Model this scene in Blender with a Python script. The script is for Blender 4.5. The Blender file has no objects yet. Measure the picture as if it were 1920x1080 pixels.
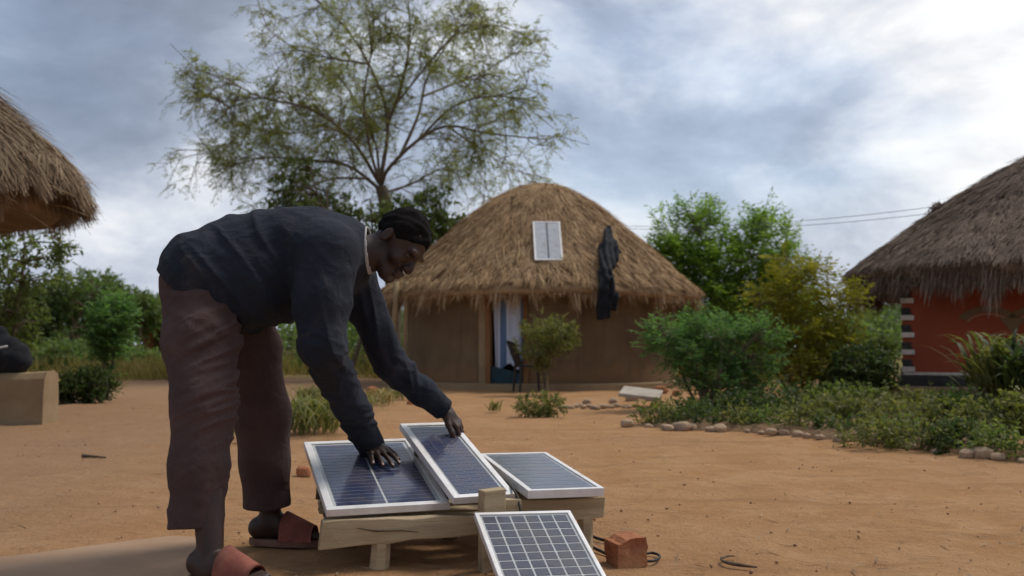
import bpy, bmesh, math
import numpy as np
from mathutils import Vector, Matrix
R = math.radians
SC = bpy.context.scene
COL = SC.collection

# ------------------------------------------------------------------ camera
FPX, CAMH, PITCH = 1867.0, 0.75, math.atan(108 / 1867.0)
cam_d = bpy.data.cameras.new('camera'); cam = bpy.data.objects.new('camera', cam_d); COL.objects.link(cam)
cam.location = (0, 0, CAMH); cam.rotation_euler = (R(90) + PITCH, 0, 0)
cam_d.sensor_width = 36; cam_d.lens = 35.0; cam_d.clip_end = 2000; cam_d.clip_start = 0.05
cam_d.dof.use_dof = True; cam_d.dof.focus_distance = 3.55; cam_d.dof.aperture_fstop = 3.5
SC.camera = cam

# ------------------------------------------------------------------ sky, sun, exposure
SUN_EL, SUN_AZ = R(56), R(62)          # azimuth measured from the view direction (+Y) towards +X
sdir = Vector((math.sin(SUN_AZ) * math.cos(SUN_EL), math.cos(SUN_AZ) * math.cos(SUN_EL), math.sin(SUN_EL)))
sun_d = bpy.data.lights.new('sun', 'SUN'); sun = bpy.data.objects.new('sun', sun_d); COL.objects.link(sun)
sun_d.energy = 1.4; sun_d.angle = R(19); sun_d.color = (1.0, 0.93, 0.84)
sun.rotation_euler = sdir.to_track_quat('Z', 'Y').to_euler(); sun.location = (6, -2, 12)
SC.view_settings.view_transform = 'Standard'; SC.view_settings.look = 'None'
SC.view_settings.gamma = 1.0; SC.view_settings.exposure = 0.82; SC.view_settings.use_curve_mapping = False
SC.cycles.use_denoising = True
SC.cycles.max_bounces = 5; SC.cycles.diffuse_bounces = 3; SC.cycles.transparent_max_bounces = 8
SC.cycles.use_adaptive_sampling = True; SC.cycles.adaptive_threshold = 0.02
SC.cycles.filter_width = 1.5

world = bpy.data.worlds.new('World'); SC.world = world; world.use_nodes = True


class NT:
    """small helper to write node trees"""
    def __init__(s, tree):
        s.t = tree; s.t.nodes.clear()
    def n(s, kind, **kw):
        nd = s.t.nodes.new(kind)
        for k, v in kw.items():
            if k.startswith('i_'):
                key = k[2:]
                key = int(key) if key.isdigit() else key.replace('_', ' ')
                s.put(nd.inputs[key], v)
            else:
                setattr(nd, k, v)
        return nd
    def put(s, sock, v):
        if hasattr(v, 'is_output') or isinstance(v, bpy.types.NodeSocket):
            s.t.links.new(v, sock)
        elif isinstance(v, bpy.types.Node):
            s.t.links.new(v.outputs[0], sock)
        else:
            sock.default_value = v
    def math(s, op, a, b=0.0, clamp=False):
        nd = s.t.nodes.new('ShaderNodeMath'); nd.operation = op; nd.use_clamp = clamp
        s.put(nd.inputs[0], a); s.put(nd.inputs[1], b); return nd.outputs[0]
    def maprange(s, v, a, b, c=0.0, d=1.0, smooth=True):
        nd = s.t.nodes.new('ShaderNodeMapRange'); nd.interpolation_type = 'SMOOTHSTEP' if smooth else 'LINEAR'
        s.put(nd.inputs[0], v)
        for i, x in enumerate((a, b, c, d)): s.put(nd.inputs[i + 1], x)
        return nd.outputs[0]
    def mix(s, f, a, b, blend='MIX'):
        nd = s.t.nodes.new('ShaderNodeMix'); nd.data_type = 'RGBA'; nd.blend_type = blend
        s.put(nd.inputs[0], f); s.put(nd.inputs[6], a); s.put(nd.inputs[7], b); return nd.outputs[2]
    def ramp(s, f, stops):
        nd = s.t.nodes.new('ShaderNodeValToRGB'); cr = nd.color_ramp
        while len(cr.elements) < len(stops): cr.elements.new(0.5)
        for e, (p, c) in zip(cr.elements, stops):
            e.position = p; e.color = (*c[:3], 1)
        s.put(nd.inputs[0], f); return nd.outputs[0]
    def noise(s, vec, scale, detail=4, rough=0.5, dist=0.0):
        nd = s.t.nodes.new('ShaderNodeTexNoise')
        if vec is not None: s.put(nd.inputs['Vector'], vec)
        nd.inputs['Scale'].default_value = scale; nd.inputs['Detail'].default_value = detail
        nd.inputs['Roughness'].default_value = rough; nd.inputs['Distortion'].default_value = dist
        return nd.outputs[0]


def build_world():
    T = NT(world.node_tree)
    tc = T.n('ShaderNodeTexCoord').outputs['Generated']
    sp = T.n('ShaderNodeSeparateXYZ'); T.put(sp.inputs[0], tc)
    mp = T.n('ShaderNodeMapping'); T.put(mp.inputs[0], tc)
    mp.inputs['Location'].default_value = (0.35, 0.2, 0.1); mp.inputs['Scale'].default_value = (1.0, 1.0, 2.0); mp.inputs['Rotation'].default_value = (0, 0.10, 0)
    n1 = T.noise(mp.outputs[0], 3.4, 10, 0.57, 0.25)
    n2 = T.noise(mp.outputs[0], 1.1, 4, 0.5, 0.2)
    n3 = T.noise(mp.outputs[0], 9.0, 8, 0.6, 0.4)
    # the veiled sun: cloud thins and brightens towards its side of the sky
    def towards(v, a, b):
        dp = T.n('ShaderNodeVectorMath', operation='DOT_PRODUCT'); T.put(dp.inputs[0], tc)
        dp.inputs[1].default_value = Vector(v).normalized(); return T.maprange(dp.outputs['Value'], a, b)
    glow = towards((0.58, 0.84, 0.42), 0.72, 0.99)
    glow2 = towards((0.80, 0.25, 0.95), 0.45, 1.0)
    low = T.maprange(sp.outputs[2], 0.16, 0.01)
    dark = towards((-0.75, 0.80, 0.42), 0.80, 1.0)
    t = T.math('MULTIPLY', T.math('SUBTRACT', n1, 0.5), 1.9)
    t = T.math('ADD', t, T.math('MULTIPLY', T.math('SUBTRACT', n2, 0.5), 0.7))
    t = T.math('ADD', t, T.math('MULTIPLY', T.math('SUBTRACT', n3, 0.5), 0.30))
    t = T.math('ADD', t, T.math('MULTIPLY', glow, 0.47))
    t = T.math('ADD', t, T.math('MULTIPLY', glow2, 0.16))
    t = T.math('ADD', t, T.math('MULTIPLY', low, 0.24))
    t = T.math('SUBTRACT', t, T.math('MULTIPLY', dark, 0.24))
    t = T.math('ADD', t, T.math('MULTIPLY', towards((-0.36, 1.0, 0.085), 0.965, 1.0), 0.13))
    t = T.math('SUBTRACT', t, T.math('MULTIPLY', towards((0.22, 1.0, 0.17), 0.968, 1.0), 0.20))
    t = T.math('ADD', t, 0.315, clamp=True)
    k = 10.0
    cloud = T.ramp(t, [(0.0, (0.112, 0.132, 0.176)), (0.28, (0.165, 0.192, 0.247)), (0.48, (0.240, 0.273, 0.338)),
                       (0.66, (0.375, 0.402, 0.452)), (0.86, (0.545, 0.552, 0.562)), (1.0, (0.62, 0.617, 0.61))])
    cloud = T.mix(1.0, cloud, (k, k, k, 1), 'MULTIPLY')
    sky = T.n('ShaderNodeTexSky', sky_type='NISHITA'); sky.sun_disc = False
    sky.sun_elevation = SUN_EL; sky.sun_rotation = SUN_AZ; sky.dust_density = 1.6
    gap = T.maprange(T.noise(mp.outputs[0], 0.8, 5, 0.5, 0.2), 0.62, 0.72, 0.0, 0.35)
    colr = T.mix(gap, cloud, sky.outputs[0])
    bg = T.n('ShaderNodeBackground'); T.put(bg.inputs[0], colr); bg.inputs[1].default_value = 0.1
    out = T.n('ShaderNodeOutputWorld'); T.put(out.inputs[0], bg.outputs[0])
build_world()


# ------------------------------------------------------------------ placing helpers
CP, SP = math.cos(PITCH), math.sin(PITCH)
def ray(px, py):
    a = (px - 960) / FPX; b = (540 - py) / FPX
    return np.array([a, CP - b * SP, SP + b * CP])
def P(px, py, Y):
    d = ray(px, py); return d * (Y / d[1]) + [0, 0, CAMH]
def G(px, py, z=0.0):
    d = ray(px, py); return d * ((z - CAMH) / d[2]) + [0, 0, CAMH]
def hit(px, py, o, n):
    d = ray(px, py); c0 = np.array([0, 0, CAMH]); return c0 + d * (np.dot(np.array(o) - c0, n) / np.dot(d, n))
def unit(v):
    v = np.asarray(v, float); return v / np.linalg.norm(v)


# ------------------------------------------------------------------ mesh helpers
def mesh_np(name, V, F, mat=None, attr=None, smooth=False):
    """V (n,3), F (m,3|4) -> mesh, fast. attr = per-vertex float 'rnd'"""
    V = np.asarray(V, np.float32); F = np.asarray(F, np.int32)
    me = bpy.data.meshes.new(name); k = F.shape[1]
    me.vertices.add(len(V)); me.vertices.foreach_set('co', V.ravel())
    me.loops.add(F.size); me.loops.foreach_set('vertex_index', F.ravel())
    me.polygons.add(len(F)); me.polygons.foreach_set('loop_start', np.arange(0, F.size, k, dtype=np.int32))
    me.polygons.foreach_set('loop_total', np.full(len(F), k, np.int32))
    if smooth: me.polygons.foreach_set('use_smooth', np.ones(len(F), bool))
    if attr is not None:
        a = me.attributes.new('rnd', 'FLOAT', 'POINT'); a.data.foreach_set('value', np.asarray(attr, np.float32))
    me.update(calc_edges=True)
    if mat: me.materials.append(mat)
    return me
def link(name, me, parent=None):
    o = bpy.data.objects.new(name, me); COL.objects.link(o)
    if parent is not None: o.parent = parent
    return o
def tag(o, label=None, cat=None, group=None, kind=None):
    if label: o['label'] = label
    if cat: o['category'] = cat
    if group: o['group'] = group
    if kind: o['kind'] = kind
    return o
def empty(name, loc=(0, 0, 0), rz=0.0):
    o = bpy.data.objects.new(name, None); COL.objects.link(o); o.empty_display_size = 0.1
    o.location = loc; o.rotation_euler = (0, 0, rz); return o
class MB:
    """collects quads/tris as one mesh"""
    def __init__(s): s.v = []; s.f = []
    def add(s, V, F):
        b = len(s.v); s.v += [tuple(map(float, v)) for v in V]; s.f += [tuple(b + i for i in f) for f in F]; return s
    def box(s, c, size, M=None, jit=0.0, rng=None, taper=1.0):
        c = np.array(c, float); h = np.array(size, float) / 2; V = []
        for z in (-1, 1):
            for x, y in ((-1, -1), (1, -1), (1, 1), (-1, 1)):
                k = taper if z > 0 else 1.0
                V.append(np.array([x * k, y * k, z]) * h)
        V = np.array(V)
        if jit and rng is not None: V = V + rng.uniform(-jit, jit, V.shape)
        if M is not None: V = V @ np.array(M).T
        s.add(V + c, [(0, 3, 2, 1), (4, 5, 6, 7), (0, 1, 5, 4), (1, 2, 6, 5), (2, 3, 7, 6), (3, 0, 4, 7)]); return s
    def tube(s, pts, rad, n=6, cap=True):
        V, F = tube_np(np.array(pts, float), rad, n)
        b = len(s.v); s.v += [tuple(v) for v in V.tolist()]; s.f += [tuple(int(b + i) for i in f) for f in F.tolist()]
        if cap:
            m = len(pts); s.f.append(tuple(b + i for i in reversed(range(n)))); s.f.append(tuple(b + (m - 1) * n + i for i in range(n)))
        return s
    def build(s, name, mat, parent=None, smooth=False, bevel=0.0, seg=2):
        me = bpy.data.meshes.new(name); me.from_pydata(s.v, [], s.f); me.update()
        if mat: me.materials.append(mat)
        if smooth:
            for p in me.polygons: p.use_smooth = True
        if bevel:
            bm = bmesh.new(); bm.from_mesh(me)
            bmesh.ops.bevel(bm, geom=bm.edges[:], offset=bevel, segments=seg, affect='EDGES', profile=0.6)
            bm.to_mesh(me); bm.free()
        return link(name, me, parent)
def tube_np(pts, rad, n=6):
    m = len(pts); rad = np.broadcast_to(np.asarray(rad, float), (m,))
    tg = np.gradient(pts, axis=0) if m > 1 else np.array([[0, 0, 1.]])
    tg /= np.linalg.norm(tg, axis=1, keepdims=True) + 1e-9
    ref = np.array([0.31, 0.17, 0.93]) if abs(tg[0] @ [0.31, 0.17, 0.93]) < 0.92 else np.array([1., 0, 0])
    u = np.cross(tg, ref); u /= np.linalg.norm(u, axis=1, keepdims=True) + 1e-9
    w = np.cross(tg, u); a = np.arange(n) * 2 * np.pi / n
    V = pts[:, None, :] + rad[:, None, None] * (np.cos(a)[None, :, None] * u[:, None, :] + np.sin(a)[None, :, None] * w[:, None, :])
    i = np.arange(m - 1)[:, None] * n; j = np.arange(n)[None, :]; jn = (j + 1) % n
    F = np.stack([i + j, i + jn, i + n + jn, i + n + j], -1).reshape(-1, 4)
    return V.reshape(-1, 3), F
def cat_np(parts):
    V = []; F = []; b = 0
    for v, f in parts: V.append(v); F.append(f + b); b += len(v)
    return np.concatenate(V), np.concatenate(F)
def spline(pts, n):
    """smooth resample (Catmull-Rom)"""
    p = np.array(pts, float); p = np.vstack([2 * p[0] - p[1], p, 2 * p[-1] - p[-2]]); m = len(p) - 3
    t = np.linspace(0, m - 1e-6, n); i = t.astype(int); u = (t - i)[:, None]
    a, b, c, d = p[i], p[i + 1], p[i + 2], p[i + 3]
    return 0.5 * (2 * b + (c - a) * u + (2 * a - 5 * b + 4 * c - d) * u ** 2 + (3 * b - a - 3 * c + d) * u ** 3)
def snoise(p, seed, freq, octv=3):
    """cheap smooth noise: sums of warped sines, about -1..1"""
    r = np.random.default_rng(seed); o = 0; amp = 1; tot = 0
    for k in range(octv):
        for _ in range(3):
            d = unit(r.normal(size=p.shape[-1])) * freq * r.uniform(0.7, 1.3); e = unit(r.normal(size=p.shape[-1])) * freq * 0.6
            o = o + amp * np.sin(p @ d + r.uniform(0, 6.28) + 1.2 * np.sin(p @ e + r.uniform(0, 6.28))) / 3
        tot += amp; amp *= 0.5; freq *= 2.1
    return o / tot * 1.6


# ------------------------------------------------------------------ materials
def new_mat(name):
    m = bpy.data.materials.new(name); m.use_nodes = True; T = NT(m.node_tree)
    b = T.n('ShaderNodeBsdfPrincipled'); o = T.n('ShaderNodeOutputMaterial'); T.put(o.inputs[0], b.outputs[0])
    return m, T, b, o
def rgba(c): return (c[0], c[1], c[2], 1)
def bump(T, b, h, strength, dist):
    bp = T.n('ShaderNodeBump'); bp.inputs['Strength'].default_value = strength; bp.inputs['Distance'].default_value = dist
    T.put(bp.inputs['Height'], h); T.put(b.inputs['Normal'], bp.outputs[0])
def mat_noise(name, c1, c2, scale=6.0, rough=0.85, bs=0.4, bd=0.01, bscale=None, stretch=None, c3=None, spec=0.3, detail=6):
    m, T, b, o = new_mat(name)
    vec = T.n('ShaderNodeTexCoord').outputs['Object']
    if stretch:
        mp = T.n('ShaderNodeMapping'); T.put(mp.inputs[0], vec); mp.inputs['Scale'].default_value = stretch; vec = mp.outputs[0]
    f = T.noise(vec, scale, detail, 0.6, 0.3)
    col = T.mix(T.maprange(f, 0.32, 0.68), rgba(c1), rgba(c2))
    if c3 is not None:
        g = T.noise(vec, scale * 0.27, 4, 0.55, 0.2); col = T.mix(T.maprange(g, 0.5, 0.72, 0, 0.8), col, rgba(c3))
    T.put(b.inputs['Base Color'], col); b.inputs['Roughness'].default_value = rough; b.inputs['Specular IOR Level'].default_value = spec
    if bs: bump(T, b, T.noise(vec, bscale or scale * 4, 6, 0.65), bs, bd)
    return m
def mat_attr(name, stops, rough=0.7, translucent=0.0, big=None, spec=0.25):
    """colour by the per-piece 'rnd' attribute (natural variation between straws or leaves)"""
    m, T, b, o = new_mat(name)
    a = T.n('ShaderNodeAttribute', attribute_name='rnd').outputs['Fac']
    col = T.ramp(a, stops)
    if big:
        vec = T.n('ShaderNodeTexCoord').outputs['Object']
        g = T.noise(vec, big[0], 4, 0.6, 0.3); col = T.mix(T.maprange(g, 0.42, 0.68, 0, big[2]), col, rgba(big[1]))
    T.put(b.inputs['Base Color'], col); b.inputs['Roughness'].default_value = rough; b.inputs['Specular IOR Level'].default_value = spec
    if translucent:
        tr = T.n('ShaderNodeBsdfTranslucent'); T.put(tr.inputs[0], T.mix(1.0, col, (1.15, 1.25, 0.7, 1), 'MULTIPLY'))
        mx = T.n('ShaderNodeMixShader'); mx.inputs[0].default_value = translucent
        T.put(mx.inputs[1], b.outputs[0]); T.put(mx.inputs[2], tr.outputs[0]); T.put(o.inputs[0], mx.outputs[0])
    return m
def mat_wood(name, c1, c2, axis=0, rough=0.8):
    st = [9, 9, 9]; st[axis] = 0.7
    return mat_noise(name, c1, c2, 3.5, rough, 0.8, 0.007, 9.0, st, c3=tuple(x * 0.42 for x in c1))

M = {}
def ground_material():
    m, T, b, o = new_mat('dry_earth')
    vec = T.n('ShaderNodeTexCoord').outputs['Object']
    n1 = T.noise(vec, 0.35, 5, 0.55, 0.4); n2 = T.noise(vec, 2.2, 6, 0.6, 0.3); n3 = T.noise(vec, 26, 6, 0.7)
    mp = T.n('ShaderNodeMapping'); T.put(mp.inputs[0], vec); mp.inputs['Scale'].default_value = (0.55, 2.4, 1); mp.inputs['Rotation'].default_value = (0, 0, 0.12)
    n4 = T.noise(mp.outputs[0], 1.6, 6, 0.6, 0.5)
    col = T.mix(T.maprange(n2, 0.33, 0.68), (0.375, 0.200, 0.088, 1), (0.445, 0.258, 0.126, 1))
    col = T.mix(T.maprange(n1, 0.42, 0.64, 0, 0.6), col, (0.355, 0.202, 0.102, 1))
    col = T.mix(T.maprange(n4, 0.52, 0.72, 0, 0.6), col, (0.265, 0.142, 0.066, 1))
    col = T.mix(T.maprange(n3, 0.52, 0.78, 0, 0.5), col, (0.215, 0.11, 0.052, 1))
    n5 = T.noise(vec, 130, 3, 0.6); col = T.mix(T.maprange(n5, 0.58, 0.8, 0, 0.5), col, (0.46, 0.30, 0.175, 1))
    n6 = T.noise(vec, 6.5, 7, 0.68, 0.9); col = T.mix(T.maprange(n6, 0.47, 0.66, 0, 0.5), col, (0.325, 0.172, 0.080, 1))
    n7 = T.noise(vec, 4.1, 6, 0.7, 1.4); col = T.mix(T.maprange(n7, 0.56, 0.70, 0, 0.45), col, (0.47, 0.31, 0.185, 1))
    # greyer, more trodden earth on the left of the yard
    sp = T.n('ShaderNodeSeparateXYZ'); T.put(sp.inputs[0], vec)
    w = T.math('ADD', sp.outputs[0], T.math('MULTIPLY', n1, 3.0))
    col = T.mix(T.maprange(w, 0.6, -1.6, 0, 0.55), col, (0.255, 0.166, 0.105, 1))
    # beyond the yard the ground is grassy
    far = T.maprange(T.math('ADD', sp.outputs[1], T.math('MULTIPLY', n1, 8.0)), 26, 31)
    col = T.mix(far, col, (0.17, 0.14, 0.045, 1))
    T.put(b.inputs['Base Color'], col); b.inputs['Roughness'].default_value = 0.95; b.inputs['Specular IOR Level'].default_value = 0.12
    h = T.math('ADD', T.math('MULTIPLY', T.noise(vec, 9, 8, 0.68), 1.0), T.math('MULTIPLY', T.noise(vec, 60, 5, 0.7), 0.35))
    bump(T, b, h, 0.9, 0.034)
    return m
M['earth'] = ground_material()
M['concrete'] = mat_noise('cement_screed', (0.37, 0.245, 0.155), (0.315, 0.20, 0.122), 3, 0.9, 0.3, 0.006, 30, c3=(0.30, 0.2, 0.13))
M['mud'] = mat_noise('mud_plaster', (0.195, 0.136, 0.074), (0.158, 0.106, 0.058), 2.2, 0.92, 0.5, 0.012, 14, c3=(0.115, 0.075, 0.045))
def mud_wall():
    m = M['mud']; T = NT.__new__(NT); T.t = m.node_tree; b = T.t.nodes['Principled BSDF']; old = b.inputs['Base Color'].links[0].from_socket
    vec = T.n('ShaderNodeTexCoord').outputs['Object']; sp = T.n('ShaderNodeSeparateXYZ'); T.put(sp.inputs[0], vec)
    n = T.noise(vec, 3.5, 6, 0.65, 0.3); h = T.math('SUBTRACT', sp.outputs[2], T.math('MULTIPLY', n, 0.9))
    c = T.mix(T.maprange(h, 0.05, -0.22, 0, 0.8), old, (0.235, 0.135, 0.068, 1))
    mp = T.n('ShaderNodeMapping'); T.put(mp.inputs[0], vec); mp.inputs['Scale'].default_value = (5, 5, 0.5)
    c = T.mix(T.maprange(T.noise(mp.outputs[0], 1.6, 5, 0.6), 0.52, 0.72, 0, 0.5), c, (0.10, 0.066, 0.042, 1)); T.put(b.inputs['Base Color'], c)
mud_wall()
M['mudpale'] = mat_noise('pale_mud_plaster', (0.34, 0.25, 0.145), (0.28, 0.195, 0.11), 2.5, 0.92, 0.5, 0.012, 16, c3=(0.20, 0.125, 0.07))
M['redwall'] = mat_noise('red_ochre_plaster', (0.30, 0.072, 0.032), (0.245, 0.056, 0.026), 2.0, 0.85, 0.4, 0.008, 18, c3=(0.20, 0.055, 0.03))
M['whitepaint'] = mat_noise('chalky_white_paint', (0.66, 0.60, 0.54), (0.52, 0.45, 0.38), 8, 0.9, 0.3, 0.004, c3=(0.36, 0.24, 0.17))
M['blackpaint'] = mat_noise('dull_black_paint', (0.03, 0.028, 0.028), (0.055, 0.05, 0.046), 6, 0.8, 0.3, 0.004)
M['underthatch'] = mat_noise('roof_underside', (0.07, 0.048, 0.03), (0.035, 0.024, 0.016), 8, 0.95, 0.8, 0.03, 24)
M['thatch_gold'] = mat_attr('golden_thatch', [(0, (0.15, 0.090, 0.042)), (0.4, (0.38, 0.24, 0.120)), (0.75, (0.52, 0.355, 0.19)), (1, (0.61, 0.475, 0.295))], 0.85, 0.0, (2.2, (0.30, 0.185, 0.10), 0.7))
M['thatch_grey'] = mat_attr('weathered_grey_thatch', [(0, (0.085, 0.060, 0.044)), (0.4, (0.205, 0.148, 0.107)), (0.75, (0.30, 0.225, 0.165)), (1, (0.40, 0.32, 0.245))], 0.9, 0.0, (1.1, (0.135, 0.095, 0.075), 0.65))
M['thatch_brown'] = mat_attr('brown_straw_thatch', [(0, (0.085, 0.058, 0.034)), (0.4, (0.20, 0.142, 0.086)), (0.75, (0.29, 0.215, 0.135)), (1, (0.40, 0.315, 0.21))], 0.85, 0.0, (1.6, (0.2, 0.125, 0.075), 0.5))
M['wood'] = mat_wood('weathered_plank', (0.50, 0.395, 0.245), (0.37, 0.28, 0.165), 0)
M['wood_dark'] = mat_wood('old_dark_wood', (0.17, 0.115, 0.07), (0.10, 0.068, 0.042), 2)
M['pole'] = mat_wood('peeled_pole', (0.36, 0.27, 0.15), (0.26, 0.18, 0.095), 2)
M['jamb'] = mat_wood('orange_brown_timber', (0.28, 0.14, 0.055), (0.2, 0.095, 0.04), 2)
M['alu'] = mat_noise('dusty_aluminium', (0.80, 0.79, 0.78), (0.70, 0.68, 0.66), 14, 0.5, 0.15, 0.001, spec=0.5, c3=(0.50, 0.44, 0.36))
M['alu'].node_tree.nodes['Principled BSDF'].inputs['Metallic'].default_value = 0.15
M['sheet'] = mat_noise('white_backsheet', (0.62, 0.63, 0.64), (0.50, 0.51, 0.53), 10, 0.5, 0)
M['cell'] = mat_noise('blue_silicon_cell', (0.014, 0.028, 0.095), (0.024, 0.043, 0.13), 40, 0.35, 0, spec=0.5)
M['cell2'] = mat_noise('grey_blue_silicon_cell', (0.034, 0.044, 0.082), (0.050, 0.062, 0.105), 60, 0.4, 0, spec=0.5)
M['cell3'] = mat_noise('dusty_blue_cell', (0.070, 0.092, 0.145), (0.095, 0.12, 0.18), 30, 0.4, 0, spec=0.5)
M['cellpale'] = mat_noise('pale_grey_cell', (0.56, 0.575, 0.62), (0.50, 0.515, 0.56), 20, 0.4, 0)
def glass_mat():
    m, T, b, o = new_mat('dusty_panel_glass')
    tr = T.n('ShaderNodeBsdfTransparent'); tr.inputs[0].default_value = (0.95, 0.96, 0.95, 1)
    gl = T.n('ShaderNodeBsdfGlossy'); gl.inputs['Roughness'].default_value = 0.12
    fr = T.n('ShaderNodeFresnel'); gb = T.n('ShaderNodeNewGeometry').outputs['Backfacing']
    T.put(fr.inputs[0], T.maprange(gb, 0, 1, 1.38, 1 / 1.38, False))
    mx = T.n('ShaderNodeMixShader'); T.put(mx.inputs[0], fr.outputs[0]); T.put(mx.inputs[1], tr.outputs[0]); T.put(mx.inputs[2], gl.outputs[0])
    df = T.n('ShaderNodeBsdfDiffuse'); df.inputs[0].default_value = (0.42, 0.33, 0.25, 1)
    vec = T.n('ShaderNodeTexCoord').outputs['Object']
    d = T.maprange(T.noise(vec, 9, 6, 0.65, 0.4), 0.35, 0.75, 0.02, 0.16)
    m2 = T.n('ShaderNodeMixShader'); T.put(m2.inputs[0], d); T.put(m2.inputs[1], mx.outputs[0]); T.put(m2.inputs[2], df.outputs[0])
    T.put(o.inputs[0], m2.outputs[0]); return m
M['glass'] = glass_mat()
def cloth(name, c1, c2, scale=5, rough=0.9, weave=420):
    m, T, b, o = new_mat(name)
    vec = T.n('ShaderNodeTexCoord').outputs['Object']
    col = T.mix(T.maprange(T.noise(vec, scale, 5, 0.6, 0.3), 0.35, 0.68), rgba(c1), rgba(c2))
    dn = T.noise(vec, 7, 7, 0.7, 0.6); col = T.mix(T.maprange(dn, 0.52, 0.78, 0, 0.22), col, (0.16, 0.12, 0.09, 1))
    T.put(b.inputs['Base Color'], col); b.inputs['Roughness'].default_value = rough; b.inputs['Specular IOR Level'].default_value = 0.2
    b.inputs['Sheen Weight'].default_value = 0.02; b.inputs['Sheen Roughness'].default_value = 0.6
    h = T.math('ADD', T.math('MULTIPLY', T.noise(vec, weave, 2, 0.5), 0.3), T.math('MULTIPLY', T.noise(vec, 17, 4, 0.55, 1.0), 1.6)); bump(T, b, h, 0.6, 0.012)
    return m
M['jacket'] = cloth('charcoal_jacket', (0.0125, 0.0165, 0.027), (0.0195, 0.0245, 0.038))
M['trousers'] = cloth('maroon_brown_trousers', (0.086, 0.053, 0.049), (0.062, 0.037, 0.035))
M['shirt'] = cloth('pale_shirt', (0.58, 0.56, 0.55), (0.48, 0.46, 0.45))
M['blackcloth'] = cloth('black_cloth', (0.010, 0.012, 0.016), (0.016, 0.018, 0.022))
M['bluecloth'] = None
def curtain_mat():
    m, T, b, o = new_mat('pale_blue_curtain')
    vec = T.n('ShaderNodeTexCoord').outputs['Object']; sp = T.n('ShaderNodeSeparateXYZ'); T.put(sp.inputs[0], vec)
    w = T.maprange(T.math('SINE', T.math('MULTIPLY', sp.outputs[0], 17.0)), -0.4, -0.75)
    col = T.mix(w, (0.60, 0.66, 0.78, 1), (0.14, 0.22, 0.36, 1))
    T.put(b.inputs['Base Color'], col); b.inputs['Roughness'].default_value = 0.85; b.inputs['Specular IOR Level'].default_value = 0.15
    return m
M['curtain'] = curtain_mat()
M['teal'] = mat_noise('teal_interior_shade', (0.018, 0.055, 0.075), (0.012, 0.038, 0.05), 6, 0.6, 0.3, 0.004)  # dark doorway interior put into the colour, with a teal hue
M['blackplastic'] = mat_noise('black_plastic', (0.012, 0.012, 0.014), (0.018, 0.018, 0.02), 10, 0.45, 0.1, 0.002, spec=0.5)
def skin_mat():
    m, T, b, o = new_mat('dark_brown_skin')
    vec = T.n('ShaderNodeTexCoord').outputs['Object']
    col = T.mix(T.maprange(T.noise(vec, 22, 5, 0.6), 0.35, 0.7), (0.046, 0.0225, 0.0145, 1), (0.030, 0.0145, 0.010, 1))
    T.put(b.inputs['Base Color'], col); b.inputs['Roughness'].default_value = 0.5; b.inputs['Specular IOR Level'].default_value = 0.4
    b.inputs['Subsurface Weight'].default_value = 0.08; b.inputs['Subsurface Radius'].default_value = (0.012, 0.005, 0.003)
    bump(T, b, T.noise(vec, 300, 3, 0.6), 0.25, 0.002); return m
M['skin'] = skin_mat()
M['nail'] = mat_noise('finger_nail', (0.24, 0.14, 0.115), (0.2, 0.115, 0.095), 20, 0.4, 0, spec=0.5)
M['hair'] = mat_noise('black_hair', (0.008, 0.007, 0.007), (0.014, 0.012, 0.012), 90, 0.95, 1.0, 0.01, 260, spec=0.1)
M['eye'] = mat_noise('eye', (0.06, 0.05, 0.045), (0.04, 0.03, 0.028), 20, 0.25, 0, spec=0.5)
M['sandal'] = mat_noise('red_brown_sandal', (0.27, 0.088, 0.06), (0.19, 0.06, 0.042), 18, 0.8, 0.5, 0.003, c3=(0.30, 0.17, 0.11))
M['sole'] = mat_noise('dusty_sole', (0.17, 0.085, 0.06), (0.22, 0.125, 0.085), 14, 0.85, 0.3, 0.002)
M['brick'] = mat_noise('fired_clay_brick', (0.42, 0.17, 0.078), (0.31, 0.11, 0.055), 14, 0.92, 0.9, 0.012, 50, c3=(0.52, 0.29, 0.14))
M['stone'] = mat_noise('dusty_field_stone', (0.44, 0.31, 0.20), (0.34, 0.235, 0.15), 6, 0.92, 0.7, 0.012, 30, c3=(0.30, 0.28, 0.25))
M['grit'] = mat_noise('earthy_grit', (0.40, 0.24, 0.13), (0.27, 0.15, 0.085), 8, 0.95, 0.3, 0.004)
M['soil'] = mat_noise('dark_bed_soil', (0.26, 0.155, 0.08), (0.19, 0.12, 0.06), 5, 0.95, 0.9, 0.03, 22)
M['slab'] = mat_noise('grey_cement_slab', (0.46, 0.41, 0.34), (0.36, 0.31, 0.25), 6, 0.9, 0.5, 0.006, 30)
M['rubber'] = mat_noise('black_cable', (0.02, 0.017, 0.015), (0.035, 0.028, 0.022), 20, 0.6, 0)
M['wire'] = mat_noise('grey_line_wire', (0.08, 0.08, 0.085), (0.06, 0.06, 0.065), 20, 0.5, 0)
M['bark'] = mat_noise('grey_brown_bark', (0.19, 0.15, 0.105), (0.125, 0.095, 0.068), 5, 0.95, 0.9, 0.02, 18, (1, 1, 0.25))
M['bark_pale'] = mat_noise('pale_bark', (0.25, 0.195, 0.125), (0.17, 0.13, 0.085), 5, 0.95, 0.7, 0.01, 20, (1, 1, 0.3))
def leaves(name, a, b_, c, tr=0.35): return mat_attr(name, [(0, a), (0.5, b_), (1, c)], 0.6, tr)
M['lf_acacia'] = leaves('olive_feathery_leaf', (0.14, 0.15, 0.05), (0.215, 0.225, 0.08), (0.31, 0.305, 0.125), 0.58)
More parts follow.
